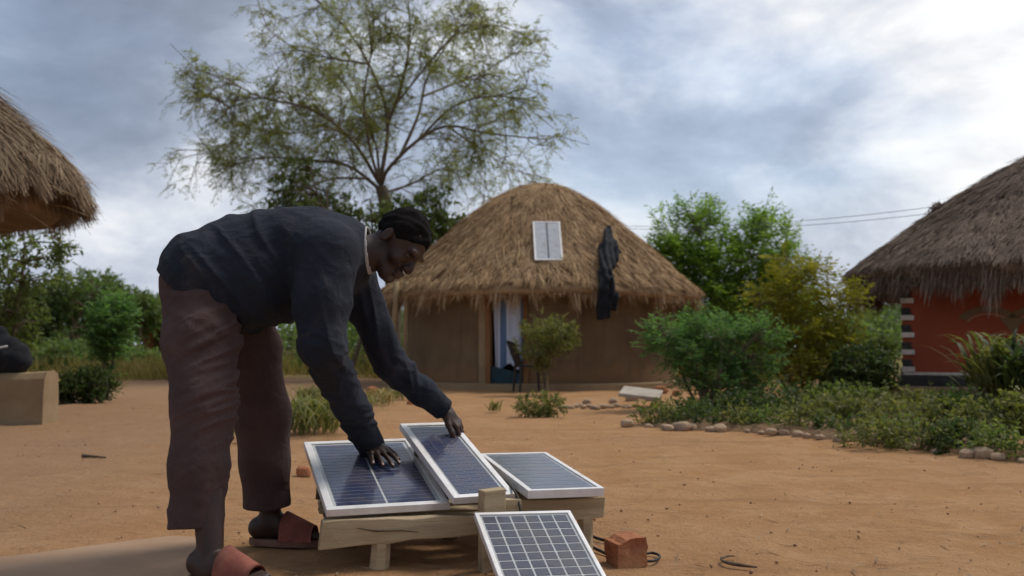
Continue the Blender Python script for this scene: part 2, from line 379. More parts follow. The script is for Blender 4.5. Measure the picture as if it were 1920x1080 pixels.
M['lf_broad'] = leaves('broad_green_leaf', (0.065, 0.10, 0.028), (0.14, 0.185, 0.055), (0.25, 0.285, 0.10), 0.5)
M['lf_bright'] = leaves('bright_green_leaf', (0.115, 0.20, 0.032), (0.20, 0.32, 0.055), (0.30, 0.42, 0.085), 0.55)
M['lf_gold'] = leaves('golden_green_leaf', (0.125, 0.135, 0.015), (0.25, 0.235, 0.026), (0.40, 0.335, 0.042), 0.5)
M['lf_blue'] = leaves('cool_green_leaf', (0.065, 0.145, 0.048), (0.125, 0.24, 0.080), (0.195, 0.325, 0.12), 0.52)
M['lf_dark'] = leaves('dark_green_leaf', (0.030, 0.052, 0.018), (0.062, 0.094, 0.031), (0.115, 0.15, 0.052), 0.45)
M['lf_weed'] = leaves('weed_leaf', (0.08, 0.095, 0.03), (0.165, 0.18, 0.056), (0.28, 0.25, 0.105), 0.45)
M['lf_dry'] = leaves('dry_grass', (0.15, 0.12, 0.032), (0.26, 0.20, 0.06), (0.36, 0.29, 0.11), 0.3)
M['lf_far'] = leaves('far_green_leaf', (0.075, 0.12, 0.042), (0.135, 0.195, 0.065), (0.21, 0.265, 0.095), 0.48)


# ================================================================== SETTING
def gz(x, y):
    p = np.stack([np.asarray(x, float), np.asarray(y, float)], -1)
    return 0.012 * snoise(p, 5, 1.4, 3) + 0.009 * snoise(p, 9, 9.0, 2)
def build_ground():
    # fine sheet for the yard stitched into a coarse one that reaches the horizon
    xs = np.concatenate([[-900, -300, -120, -50, -24], np.linspace(-12, 12, 241), [24, 50, 120, 300, 900]])
    ys = np.concatenate([[-300, -60, -10], np.linspace(1.5, 24, 226), [30, 40, 60, 100, 220, 500, 1200]])
    X, Y = np.meshgrid(xs, ys); fade = np.clip((14 - np.maximum(np.abs(X), Y - 12)) / 3, 0, 1)
    Z = gz(X, Y) * fade - 0.004
    V = np.stack([X, Y, Z], -1).reshape(-1, 3); nx = len(xs)
    i = np.arange(len(ys) - 1)[:, None] * nx + np.arange(nx - 1)[None]
    F = np.stack([i, i + 1, i + nx + 1, i + nx], -1).reshape(-1, 4)
    tag(link('ground', mesh_np('ground', V, F, M['earth'], smooth=True)), 'sandy orange-brown bare earth of the village yard', kind='structure')
build_ground()
def build_apron():
    # low cement apron in the near left corner
    pts = [(-3.4, 2.96), (-2.6, 3.13), (-1.86, 3.42), (-1.52, 3.70), (-1.30, 3.86), (-1.16, 3.80), (-1.00, 3.55), (-0.82, 3.24), (-0.70, 2.9), (-0.62, 2.4), (-0.6, 1.6), (-3.4, 1.6)]
    p = np.vstack([spline([(*q, 0) for q in pts[:-1]], 70)[:, :2], pts[-1]]); n = len(p); bm = bmesh.new(); rng = np.random.default_rng(2)
    top = [bm.verts.new((x + rng.uniform(-.01, .01), y + rng.uniform(-.01, .01), 0.022)) for x, y in p]
    cen = p.mean(0); bot = [bm.verts.new((*(cen + (np.array(q) - cen) * 1.05), -0.03)) for q in p]
    bm.faces.new(list(reversed(top)) if False else top[::-1])
    for i in range(n): bm.faces.new((top[i], top[(i + 1) % n], bot[(i + 1) % n], bot[i]))
    bmesh.ops.recalc_face_normals(bm, faces=bm.faces)
    me = bpy.data.meshes.new('cement_apron'); bm.to_mesh(me); bm.free(); me.materials.append(M['concrete'])
    tag(link('cement_apron', me), 'smooth pale cement apron at the near left corner', kind='structure')
build_apron()


# ------------------------------------------------------------------ thatch
def strips(P0, D, N, L, Wd, rng, droop=0.0, seg=2):
    """thin straw strips: start P0, direction D, face normal N, length L, width Wd"""
    n = len(P0); S = np.cross(D, N); S /= np.linalg.norm(S, axis=1, keepdims=True) + 1e-9
    V = []
    for k in range(seg + 1):
        t = k / seg; c = P0 + D * (L * t)[:, None] + np.array([0, 0, -1.0]) * (droop * L * t * t)[:, None]
        w = (Wd * (1 - 0.6 * t) / 2)[:, None]; V += [c - S * w, c + S * w]
    V = np.stack(V, 1); m = 2 * (seg + 1); b = np.arange(n)[:, None] * m
    F = np.concatenate([np.stack([b + 2 * k, b + 2 * k + 1, b + 2 * k + 3, b + 2 * k + 2], -1) for k in range(seg)], 1).reshape(-1, 4)
    return V.reshape(-1, 3), F, np.repeat(rng.uniform(0, 1, n), m)
def roof_shape(prof, foot, name, mat, seed, bumps=0.05, na=96, nr=28):
    """closed roof body swept from profile (k = share of footprint, z) and footprint foot(angle)->radius xy"""
    rng = np.random.default_rng(seed); prof = np.array(prof); t = np.linspace(0, 1, nr)
    s = np.linspace(0, 1, len(prof)); k = np.interp(t, s, prof[:, 0]); z = np.interp(t, s, prof[:, 1])
    a = np.arange(na) * 2 * np.pi / na; fx, fy = foot(a)
    V = np.stack([k[:, None] * fx[None], k[:, None] * fy[None], np.repeat(z[:, None], na, 1)], -1)
    V[..., 2] += bumps * snoise(V.reshape(-1, 3), seed, 2.2, 3).reshape(V.shape[:2])
    V = V.reshape(-1, 3); i = np.arange(nr - 1)[:, None] * na; j = np.arange(na)[None]; jn = (j + 1) % na
    F = np.stack([i + j, i + na + j, i + na + jn, i + jn], -1).reshape(-1, 4)
    return mesh_np(name, V, F, mat, attr=rng.uniform(0.1, 0.5, len(V)), smooth=True)
def thatch(prof, foot, seed, n, ln, wd, edge_n, edge_len, drop, amin=0.0, amax=2 * np.pi, lift=0.05, patch=0.25, mess=0.26):
    rng = np.random.default_rng(seed); prof = np.array(prof)
    top = prof; s = np.linspace(0, 1, len(top))
    def surf(t, a):
        fx, fy = foot(a); k = np.interp(t, s, top[:, 0]); z = np.interp(t, s, top[:, 1])
        return np.stack([k * fx, k * fy, z], -1)
    # straws lie in hand-sized bundles that share tone, slant and lift
    nb = max(n // 16, 1); bt = np.sqrt(rng.uniform(0.0, 1, nb)); ba = rng.uniform(amin, amax, nb); bi = rng.integers(0, nb, n)
    bs = rng.normal(0, mess, nb)[bi]; bl = rng.uniform(0, 1, nb)[bi]; bc = rng.uniform(0, 1, nb)[bi]
    t = np.clip(bt[bi] + rng.normal(0, 0.014, n), 0.0, 1); a = ba[bi] + rng.normal(0, 0.012, n) / np.maximum(t, 0.15); e = 0.02
    p0 = surf(np.clip(t - 0.05, 0, 1), a); d = surf(np.clip(t + e, 0, 1.0), a) - surf(np.clip(t - e, 0, 1), a)
    d /= np.linalg.norm(d, axis=1, keepdims=True) + 1e-9
    ta = surf(t, a + 0.01) - surf(t, a - 0.01); ta /= np.linalg.norm(ta, axis=1, keepdims=True) + 1e-9
    nn = np.cross(ta, d); nn *= np.sign(nn[:, 2:3] + 1e-9)
    q = p0[:, :2] * 1.0; lay = snoise(p0, seed + 3, 3.0, 3)
    p0 = p0 + nn * (rng.uniform(0.0, 0.45 * lift, n) + 0.55 * lift * bl + 0.5 * lift * np.maximum(lay, 0))[:, None]
    D = d + ta * (bs + rng.normal(0, 0.10, n) + 0.22 * snoise(p0, seed + 5, 2.4, 2))[:, None] + nn * rng.normal(0.06, 0.11, n)[:, None]
    D /= np.linalg.norm(D, axis=1, keepdims=True)
    fn = nn + ta * rng.normal(0, 0.5, n)[:, None]; fn /= np.linalg.norm(fn, axis=1, keepdims=True)
    L = ln * rng.uniform(0.5, 1.3, n) * np.clip(1.35 - t, 0.45, 1)
    A = strips(p0, D, fn, L, wd * rng.uniform(0.5, 1.4, n), rng, 0.12)
    r1 = np.clip((0.5 * A[2] + 0.5 * np.repeat(bc, 6)) * (1 - patch) + patch * np.repeat(0.5 + 0.5 * lay, 6), 0, 1)
    # fringe hanging at the eave, ragged
    a = rng.uniform(amin, amax, edge_n); tt = rng.uniform(0.90, 1.0, edge_n); p = surf(tt, a)
    rad = p * [1, 1, 0]; rad /= np.linalg.norm(rad, axis=1, keepdims=True) + 1e-9
    p[:, 2] -= rng.uniform(0.0, drop, edge_n) * (1 - 0); p = p - rad * rng.uniform(0, 0.16, edge_n)[:, None]
    rag = 0.62 + 0.45 * np.sin(a * 23 + seed) * np.sin(a * 11 + 2) + 0.35 * np.sin(a * 57)
    D = np.stack([0 * a, 0 * a, -np.ones(edge_n)], -1) + rad * rng.normal(0.28, 0.16, edge_n)[:, None] + rng.normal(0, 0.12, (edge_n, 3))
    D /= np.linalg.norm(D, axis=1, keepdims=True)
    fn = rad + rng.normal(0, 0.5, (edge_n, 3)); fn /= np.linalg.norm(fn, axis=1, keepdims=True)
    B = strips(p, D, fn, edge_len * rng.uniform(0.35, 1.0, edge_n) * np.clip(rag, 0.25, 1.5), wd * rng.uniform(0.4, 1.0, edge_n), rng, 0.05)
    V, F = cat_np([(A[0], A[1]), (B[0], B[1])])
    return V, F, np.concatenate([r1, B[2]])
circ = lambda r: (lambda a: (r * np.cos(a), r * np.sin(a)))
def superell(ax, ay, n):
    def f(a):
        c, s_ = np.cos(a), np.sin(a); k = (np.abs(c / ax) ** n + np.abs(s_ / ay) ** n) ** (-1 / n)
        return k * c, k * s_
    return f
def ring_wall(mb, r0, r1, z0, z1, a0, a1, n, z1f=None):
    a = np.linspace(a0, a1, n + 1)
    for i in range(n):
        c0, s0, c1, s1 = math.cos(a[i]), math.sin(a[i]), math.cos(a[i + 1]), math.sin(a[i + 1])
        V = [(r * c, r * s_, z) for z in (z0, z1) for (r, c, s_) in ((r1, c0, s0), (r1, c1, s1), (r0, c1, s1), (r0, c0, s0))]
        F = [(0, 1, 5, 4), (2, 3, 7, 6), (4, 5, 6, 7), (3, 2, 1, 0)]
        if i == 0: F.append((3, 0, 4, 7))
        if i == n - 1: F.append((1, 2, 6, 5))
        mb.add(V, F)


# ------------------------------------------------------------------ middle hut (round, golden thatch)
def middle_hut():
    cx, cy, RW, RE = 0.55, 19.7, 2.68, 3.17
    h = empty('thatched_hut', (cx, cy, 0))
    tag(h, 'round brown mud hut with golden domed thatch and a curtained doorway', 'hut', 'village thatched buildings')
    face = -math.pi / 2 - R(13.7); hw = R(7.3)
    mb = MB(); ring_wall(mb, RW - 0.22, RW, -0.05, 1.95, face + hw, face - hw + 2 * math.pi, 84); ring_wall(mb, RW - 0.22, RW, 1.62, 1.95, face - hw, face + hw, 5)
    mb.build('wall', M['mud'], h)
    mb = MB(); ring_wall(mb, RW + 0.003, RW + 0.42, -0.05, 0.10, 0, 2 * math.pi, 72); mb.build('plinth', M['mudpale'], h, bevel=0.0)
    prof = [(0.0, 3.86), (0.10, 3.84), (0.20, 3.72), (0.31, 3.52), (0.44, 3.22), (0.56, 2.90), (0.68, 2.54), (0.80, 2.20), (0.90, 1.93), (1.0, 1.68)]
    under = [(0.985, 1.60), (0.95, 1.60), (0.80, 1.95), (0.5, 2.7), (0.0, 3.5)]
    rf = link('roof', roof_shape(prof + under, circ(RE - 0.04), 'roof', M['thatch_gold'], 3, 0.03), h)
    V, F, r = thatch(prof, circ(RE), 11, 80000, 0.40, 0.013, 15000, 0.34, 0.10, lift=0.085, mess=0.34)
    t = link('thatch', mesh_np('thatch', V, F, M['thatch_gold'], r), rf); t['kind'] = 'stuff'
    rng = np.random.default_rng(8)
    mb = MB(); mb.tube([(-0.12, -0.3, 3.75), (-0.13, -0.31, 4.0), (-0.12, -0.32, 4.18)], [0.012, 0.010, 0.006], 6); mb.build('roof_stick', M['pole'], rf)
    # doorway
    def dp(ang, r, z): return (r * math.cos(ang), r * math.sin(ang), z)
    tx = np.array([-math.sin(face), math.cos(face), 0]); ou = np.array([math.cos(face), math.sin(face), 0]); Mx = np.stack([tx, ou, [0, 0, 1]], 1)
    for sgn in (-1, 1):
        c = ou * (RW - 0.04) + tx * sgn * 0.335 + np.array([0, 0, 0.80])
        mb = MB(); mb.box(c, (0.085, 0.16, 1.62), Mx); mb.build('door_jamb', M['jamb'], h, bevel=0.006)
    mb = MB(); mb.box(ou * (RW - 0.045) + np.array([0, 0, 1.57]), (0.60, 0.14, 0.08), Mx); mb.build('door_lintel', M['jamb'], h, bevel=0.006)
    # lighter ochre strip of plaster beside the door
    mb = MB(); a0 = face - hw - R(3.6); ring_wall(mb, RW + 0.004, RW + 0.022, 0.10, 1.62, a0, a0 + R(2.6), 3); mb.build('plaster_strip', M['mudpale'], h)
    # curtain with folds
    nu, nv = 60, 16; V = []; F = []
    for side in (0.0, 0.012):
        for j in range(nv):
            for i in range(nu):
                u = i / (nu - 1); v = j / (nv - 1); x = (u - 0.5) * 0.53 * (1 - 0.10 * v); z = 1.53 - v * (1.14 + 0.05 * math.sin(u * 9))
                y = 0.022 * math.sin(u * 34 + 0.6 * v) * (0.4 + 0.6 * v) + 0.02 * math.sin(u * 11 + v * 2) + side
                V.append((x, y, z))
    for s_ in (0, 1):
        for j in range(nv - 1):
            for i in range(nu - 1):
                b = s_ * nu * nv + j * nu + i; F.append((b, b + 1, b + nu + 1, b + nu))
    cu = link('door_curtain', mesh_np('door_curtain', V, F, M['curtain'], smooth=True), h)
    cu.location = ou * (RW - 0.10); cu.rotation_euler = (0, 0, face + math.pi / 2)
    mb = MB(); mb.tube([ou * (RW - 0.1) + tx * -0.285 + np.array([0, 0, 1.525]), ou * (RW - 0.1) + tx * 0.285 + np.array([0, 0, 1.52])], 0.012, 6); mb.build('curtain_rod', M['wood_dark'], h)
    mb = MB(); mb.add([tuple(ou * (RW - 0.02 + d) + tx * x + np.array([0, 0, z])) for d in (-0.025, 0.0) for x, z in ((-0.29, 0.02), (0.29, 0.02), (0.29, 0.27), (-0.29, 0.40))],
                      [(0, 1, 2, 3), (7, 6, 5, 4), (0, 4, 5, 1), (1, 5, 6, 2), (2, 6, 7, 3), (3, 7, 4, 0)]); mb.build('interior_shade_sheet', M['teal'], h)  # added sheet below the curtain, coloured as the dark interior
    # eave posts on the left
    for px, lean in ((737, 0.04), (763, -0.03)):
        b = P(px, 720, 17.9) - np.array([cx, cy, 0]); b[2] = -0.05
        pts = [(b[0] + lean * t + 0.015 * math.sin(9 * t), b[1], -0.05 + 1.95 * t) for t in np.linspace(0, 1, 6)]
        mb = MB(); mb.tube(pts, np.linspace(0.062, 0.048, 6), 8); mb.build('eave_post', M['pole'], h, smooth=True)
    return h
middle_hut()


# ------------------------------------------------------------------ right house (red walls, grey thatch)
def right_house():
    yaw = -math.atan2(0.36, 0.93); C = np.array([5.40, 13.75, 0.0])
    h = empty('thatched_house', C, yaw)
    tag(h, 'red-walled house with white striped corner and thick grey thatched roof', 'house', 'village thatched buildings')
    W, D = 5.6, 5.0
    def slab(name, x0, x1, y0, y1, z0, z1, mat, bev=0.0, par=h):
        mb = MB(); mb.box(((x0 + x1) / 2, (y0 + y1) / 2, (z0 + z1) / 2), (x1 - x0, y1 - y0, z1 - z0)); return mb.build(name, mat, par, bevel=bev)
    for nm, a in (('wall', (0, W, 0, 0.2)), ('wall', (0, 0.2, 0.203, D)), ('wall', (W - 0.2, W, 0.203, D)), ('wall', (0.203, W - 0.203, D - 0.2, D))):
        slab(nm, *a, 0.352, 1.95, M['redwall'])
    slab('plinth', -0.04, W + 0.04, -0.05, D + 0.04, 0.20, 0.345, M['blackpaint'], 0.008)
    slab('base_course', -0.10, W + 0.1, -0.13, D + 0.1, -0.05, 0.197, M['mudpale'], 0.02)
    slab('white_band', -0.012, W + 0.01, -0.016, -0.001, 0.348, 0.385, M['whitepaint'])
    # striped corner: white blocks with dark blocks between
    for i in range(12):
        z = 0.39 + i * 0.118; white = i % 2 == 0; ln = 0.17 if white else 0.13
        slab('corner_block', -0.03, ln - 0.03, -0.03, 0.14, z, z + (0.066 if white else 0.048) + 0.004, M['whitepaint'] if white else M['blackpaint'], 0.006)
        if white: slab('corner_block', -0.02, 0.11, -0.02, 0.14, z + 0.071, z + 0.117, M['blackpaint'], 0.004)
    # painted wall motif: dark leaf-like arches with pale edges, and a pale line
    def arc(name, cx, cz, r, a0, a1, w, mat, off):
        mb = MB(); n = 14; A = np.linspace(a0, a1, n)
        V = [(cx + rr * math.cos(t) * 1.7, -off, cz + rr * math.sin(t)) for t in A for rr in (r - w / 2, r + w / 2)]
        mb.add(V, [(2 * i, 2 * i + 1, 2 * i + 3, 2 * i + 2) for i in range(n - 1)]); mb.build(name, mat, h)
    for cx_ in (1.06, 1.66):
        arc('painted_arch', cx_, 1.05, 0.19, 0.25, 2.85, 0.07, M['mud'], 0.004)
        arc('painted_arch', cx_, 1.02, 0.155, 0.3, 2.8, 0.016, M['mudpale'], 0.007)
    mb = MB(); mb.add([(1.20, -0.012, 1.12), (1.36, -0.012, 0.90), (1.52, -0.012, 1.12)], [(0, 1, 2)]); mb.build('painted_leaf', M['mud'], h)
    slab('painted_line', 0.78, 1.30, -0.006, -0.002, 0.888, 0.902, M['mudpale'])
    # roof
    prof = [(0.0, 3.88), (0.10, 3.82), (0.24, 3.62), (0.38, 3.35), (0.52, 3.05), (0.64, 2.76), (0.76, 2.44), (0.87, 2.14), (0.95, 1.94), (1.0, 1.78)]
    under = [(0.985, 1.66), (0.93, 1.52), (0.88, 1.50), (0.80, 1.72), (0.4, 2.7), (0.0, 3.4)]
    foot = superell(3.62, 3.35, 3.0); foot_in = superell(3.56, 3.29, 3.0)
    ro = roof_shape(prof + under, foot_in, 'roof', M['thatch_grey'], 5, 0.03)
    rf = link('roof', ro, h); rf.location = (W / 2 - 0.02, D / 2 - 0.05, 0)
    V, F, r = thatch(prof, foot, 21, 95000, 0.34, 0.0115, 34000, 0.34, 0.30, lift=0.065, patch=0.4, mess=0.22)
    t = link('thatch', mesh_np('thatch', V, F, M['thatch_grey'], r), rf); t['kind'] = 'stuff'
    # tuft of thatch tied where the wire comes in, and dark rag hanging under the eave corner
    rng = np.random.default_rng(3)
    p0 = rng.normal(0, 0.04, (260, 3)); d = rng.normal(0, 0.5, (260, 3)) + [0, -0.6, -0.5]; d /= np.linalg.norm(d, axis=1, keepdims=True)
    n = rng.normal(size=(260, 3)); n /= np.linalg.norm(n, axis=1, keepdims=True)
    V, F, r = strips(p0, d, n, rng.uniform(0.08, 0.24, 260), np.full(260, 0.016), rng, 0.3)
    tf = link('thatch_tuft', mesh_np('thatch_tuft', V, F, M['thatch_grey'], r), rf)
    tf.location = (-2.25, -1.0, 2.82)
    p0 = rng.normal(0, 0.05, (420, 3)) * [1.3, 1, 0.6]; d = rng.normal(0, 0.16, (420, 3)) + [0, 0, -1]; d /= np.linalg.norm(d, axis=1, keepdims=True)
    n = rng.normal(size=(420, 3)); n /= np.linalg.norm(n, axis=1, keepdims=True)
    V, F, r = strips(p0, d, n, rng.uniform(0.15, 0.42, 420), np.full(420, 0.02), rng, 0.0)
    tf = link('hanging_straw', mesh_np('hanging_straw', V, F, M['underthatch'], r), rf); tf.location = (-3.20, -1.85, 1.72)
    return h
right_house()


# ------------------------------------------------------------------ left shelter (open, brown straw roof) and its low wall
def left_shelter():
    h = empty('straw_shelter', (-7.08, 10.0, 0))
    tag(h, 'open shelter at the left edge with shaggy brown straw roof', 'shelter', 'village thatched buildings')
    prof = [(0.0, 4.12), (0.2, 3.92), (0.4, 3.62), (0.6, 3.28), (0.78, 2.93), (0.9, 2.65), (0.97, 2.46), (1.0, 2.33)]
    under = [(0.985, 2.22), (0.94, 2.12), (0.8, 2.26), (0.5, 2.55), (0.0, 2.95)]
    rf = link('roof', roof_shape(prof + under, circ(2.36), 'roof', M['thatch_brown'], 7, 0.05), h)
    V, F, r = thatch(prof, circ(2.42), 31, 46000, 0.62, 0.013, 9000, 0.30, 0.08, amin=-2.2, amax=1.9, lift=0.20, mess=0.36)
    rng = np.random.default_rng(17)
    t = link('thatch', mesh_np('thatch', V, F, M['thatch_brown'], r), rf); t['kind'] = 'stuff'
    for i, (ang, z, l, dz) in enumerate(((-0.25, 2.62, 0.75, -0.20), (-0.18, 2.45, 0.95, -0.26), (-0.05, 2.50, 0.9, -0.12), (-0.35, 2.30, 0.7, -0.3), (0.05, 2.25, 0.85, -0.22), (-0.12, 2.16, 0.62, -0.42), (-0.5, 2.35, 0.6, -0.35))):
        a = np.array([2.0 * math.cos(ang), 2.0 * math.sin(ang), z]); d = np.array([math.cos(ang), math.sin(ang), dz])
        mb = MB(); mb.tube([a, a + d * l * 0.6 + np.array([0, 0, 0.03]), a + d * l + np.array([0, 0, -0.03])], [0.009, 0.007, 0.003], 5); mb.build('loose_reed', M['pole'], rf)
    for ang in (-2.4, 2.2, 0.95 + math.pi / 2 + 0.4, -1.75):
        b = np.array([1.9 * math.cos(ang), 1.9 * math.sin(ang), 0]); mb = MB()
        mb.tube([b + [0, 0, -0.1], b + [0.03, 0, 1.1], b + [0, 0.02, 2.38]], [0.075, 0.065, 0.055], 8); mb.build('roof_post', M['wood_dark'], h, smooth=True)
    # low mud wall
    w = G(105, 797); mb = MB(); rng = np.random.default_rng(4)
    x1, y0 = w[0] - 0.13, w[1]; xs = np.linspace(x1 - 3.4, x1, 18); V = []; F = []
    prof2 = [(0.0, -0.05), (0.015, 0.25), (0.03, 0.43), (0.07, 0.49), (0.22, 0.50), (0.30, 0.46), (0.33, 0.25), (0.34, -0.05)]
    for i, x in enumerate(xs):
        for (yy, zz) in prof2:
            V.append((x, y0 + yy + 0.012 * math.sin(i * 1.7 + zz * 5), zz + 0.008 * math.sin(i * 2.3)))
    m = len(prof2)
    for i in range(len(xs) - 1):
        for j in range(m - 1): F.append((i * m + j, i * m + m + j, i * m + m + j + 1, i * m + j + 1))
    F.append(tuple((len(xs) - 1) * m + j for j in range(m))); F.append(tuple(reversed(range(m))))
    mb.add(V, F); o = mb.build('low_wall', M['mudpale'], None, smooth=False, bevel=0.006)
    tag(o, 'low pale mud wall at the left edge under the straw shelter', 'wall')
    return w
LW = left_shelter()


# ------------------------------------------------------------------ far brick hut behind the field
def far_hut():
    o = P(318, 660, 38.0); h = empty('brick_hut', (o[0], 38.0, 0), 0.2)
    tag(h, 'small reddish brick hut far off beyond the grass, behind the bending man', 'hut')
    mb = MB(); mb.box((0, 0, 0.85), (1.7, 1.8, 1.8)); mb.build('wall', M['brick'], h, bevel=0.03)
    mb = MB(); mb.box((-0.2, -0.905, 0.62), (0.5, 0.05, 1.2)); mb.build('door', M['wood_dark'], h)
    prof = [(0.0, 2.6), (0.4, 2.25), (0.8, 1.9), (1.0, 1.7)]; f = superell(1.15, 1.2, 3)
    rf = link('roof', roof_shape(prof + [(0.97, 1.62), (0.7, 1.75), (0, 2.3)], f, 'roof', M['underthatch'], 9, 0.03, 40, 14), h)
    V, F, r = thatch(prof, f, 41, 3500, 0.4, 0.035, 700, 0.2, 0.05); t = link('thatch', mesh_np('thatch', V, F, M['thatch_brown'], r), rf); t['kind'] = 'stuff'
far_hut()


# ------------------------------------------------------------------ plants
def leaf_mesh(pos, d, nrm, L, W, rng, fold=0.18, rnd=None):
    """folded diamond leaves, two triangles' worth of quad each"""
    n = len(pos); S = np.cross(d, nrm); S /= np.linalg.norm(S, axis=1, keepdims=True) + 1e-9
    nn = np.cross(S, d); mid = pos + d * (0.45 * L)[:, None]; lift = nn * (fold * W)[:, None]
    V = np.stack([pos, mid + S * (W / 2)[:, None] + lift, pos + d * L[:, None] - nn * (0.12 * L)[:, None], mid - S * (W / 2)[:, None] + lift], 1).reshape(-1, 3)
    F = np.arange(4 * n).reshape(n, 4)
    r = rng.uniform(0, 1, n) if rnd is None else rnd
    return V, F, np.repeat(r, 4)
def nrows(a): return a / (np.linalg.norm(a, axis=-1, keepdims=True) + 1e-9)
def plant(name, base, blobs, label, cat, mat, group=None, twigs=400, per=12, leaf=(0.08, 0.03), twig_len=0.35, droop=0.2, up=0.35,
          stems=5, stem_r=0.03, bark='bark', seed=1, gaps=0.0, gap_scale=1.6, pinnate=True, clump=0.0, shell=0.5, stem_spread=0.15, limb_frac=0.35, whorl=False):
    rng = np.random.default_rng(seed); base = np.array(base, float)
    root = empty(name, base); tag(root, label, cat, group)
    w = np.array([b[2] if len(b) > 2 else b[1][0] * b[1][1] * b[1][2] for b in blobs], float); w /= w.sum()
    ids = rng.choice(len(blobs), twigs * 3, p=w)
    C = np.array([b[0] for b in blobs], float)[ids]; Rr = np.array([b[1] for b in blobs], float)[ids]
    u = nrows(rng.normal(size=(twigs * 3, 3))); rad = rng.uniform(0, 1, twigs * 3) ** (1 / 3); rad = rad * (1 - shell) + shell * (0.75 + 0.25 * rad)
    rad = rad * (1 + 0.16 * snoise(u * 2.2 + C, seed + 1, 1.7, 2))
    p = C + u * Rr * rad[:, None]
    keep = snoise(p, seed + 2, gap_scale, 2) > (-1.2 + gaps)
    keep &= p[:, 2] > 0.02
    p, u, C = p[keep][:twigs], u[keep][:twigs], C[keep][:twigs]; n = len(p)
    d = nrows(u * 0.8 + rng.normal(0, 0.45, (n, 3)) + [0, 0, up]); TL = twig_len * rng.uniform(0.55, 1.25, n)
    p = p - d * (TL * 0.5)[:, None]
    # stems from the ground into the blobs, then limbs out to some of the twigs
    parts = []; nodes = []
    nb = len(blobs)
    for i in range(max(stems, 1)):
        b = blobs[i % nb]; a = rng.uniform(0, 6.28); r0 = stem_spread * rng.uniform(0.1, 1)
        s0 = np.array([math.cos(a) * r0, math.sin(a) * r0, -0.06]); e = np.array(b[0]) + rng.normal(0, 0.28, 3) * np.array(b[1]) + [0, 0, 0.3 * b[1][2]]
        mid = s0 * 0.55 + e * 0.45 + rng.normal(0, 0.05, 3) * np.linalg.norm(e); mid[2] = s0[2] * 0.5 + e[2] * 0.5
        q = spline([s0, mid, e], 9); parts.append(tube_np(q, np.linspace(stem_r * rng.uniform(0.8, 1.1), stem_r * 0.3, 9), 6)); nodes.append(q[3:])
    nodes = np.concatenate(nodes)
    for i in rng.choice(n, int(n * limb_frac), replace=False):
        dist = np.linalg.norm(nodes - p[i], axis=1) + 0.8 * np.maximum(nodes[:, 2] - p[i][2], 0); a = nodes[dist.argmin()]
        m_ = (a + p[i]) / 2 + [0, 0, 0.08 * np.linalg.norm(p[i] - a)]
        q = spline([a, m_, p[i]], 4); parts.append(tube_np(q, np.linspace(stem_r * 0.32, stem_r * 0.12, 4), 3))
    for i in range(n):
        if i % 2 == 0: parts.append(tube_np(np.array([p[i], p[i] + d[i] * TL[i]]), [stem_r * 0.12, stem_r * 0.05], 3))
    V, F = cat_np(parts); link('trunk' if cat == 'tree' else 'stems', mesh_np('stems', V, F, M[bark], smooth=True), root)
    # leaves along the twigs
    t = np.tile(np.linspace(0.12, 1.0, per), n); k = np.repeat(np.arange(n), per); m = n * per
    t = np.clip(t + rng.normal(0, 0.04, m), 0.02, 1.05); pos = p[k] + d[k] * (TL[k] * t)[:, None]; pos[:, 2] -= droop * TL[k] * t * t * 0.6
    side = nrows(np.cross(d, [0.05, 0.02, 1.0]))[k] * np.where(np.arange(m) % 2, 1, -1)[:, None]
    if whorl or not pinnate: side = nrows(rng.normal(size=(m, 3)))
    ld = nrows(side * 0.9 + d[k] * 0.55 + rng.normal(0, 0.28, (m, 3)) - np.array([0, 0, droop]))
    nm = nrows(np.cross(ld, nrows(rng.normal(size=(m, 3)))) * 0.8 + np.array([0, 0, 0.9]))
    br = rng.uniform(0, 1, n)
    V, F, r = leaf_mesh(pos, ld, nm, leaf[0] * rng.uniform(0.6, 1.25, m), leaf[1] * rng.uniform(0.7, 1.2, m), rng, rnd=np.clip(0.5 * br[k] + 0.5 * rng.uniform(0, 1, m), 0, 1))
    link('crown' if cat == 'tree' else 'foliage', mesh_np('foliage', V, F, M[mat], r), root)
    return root

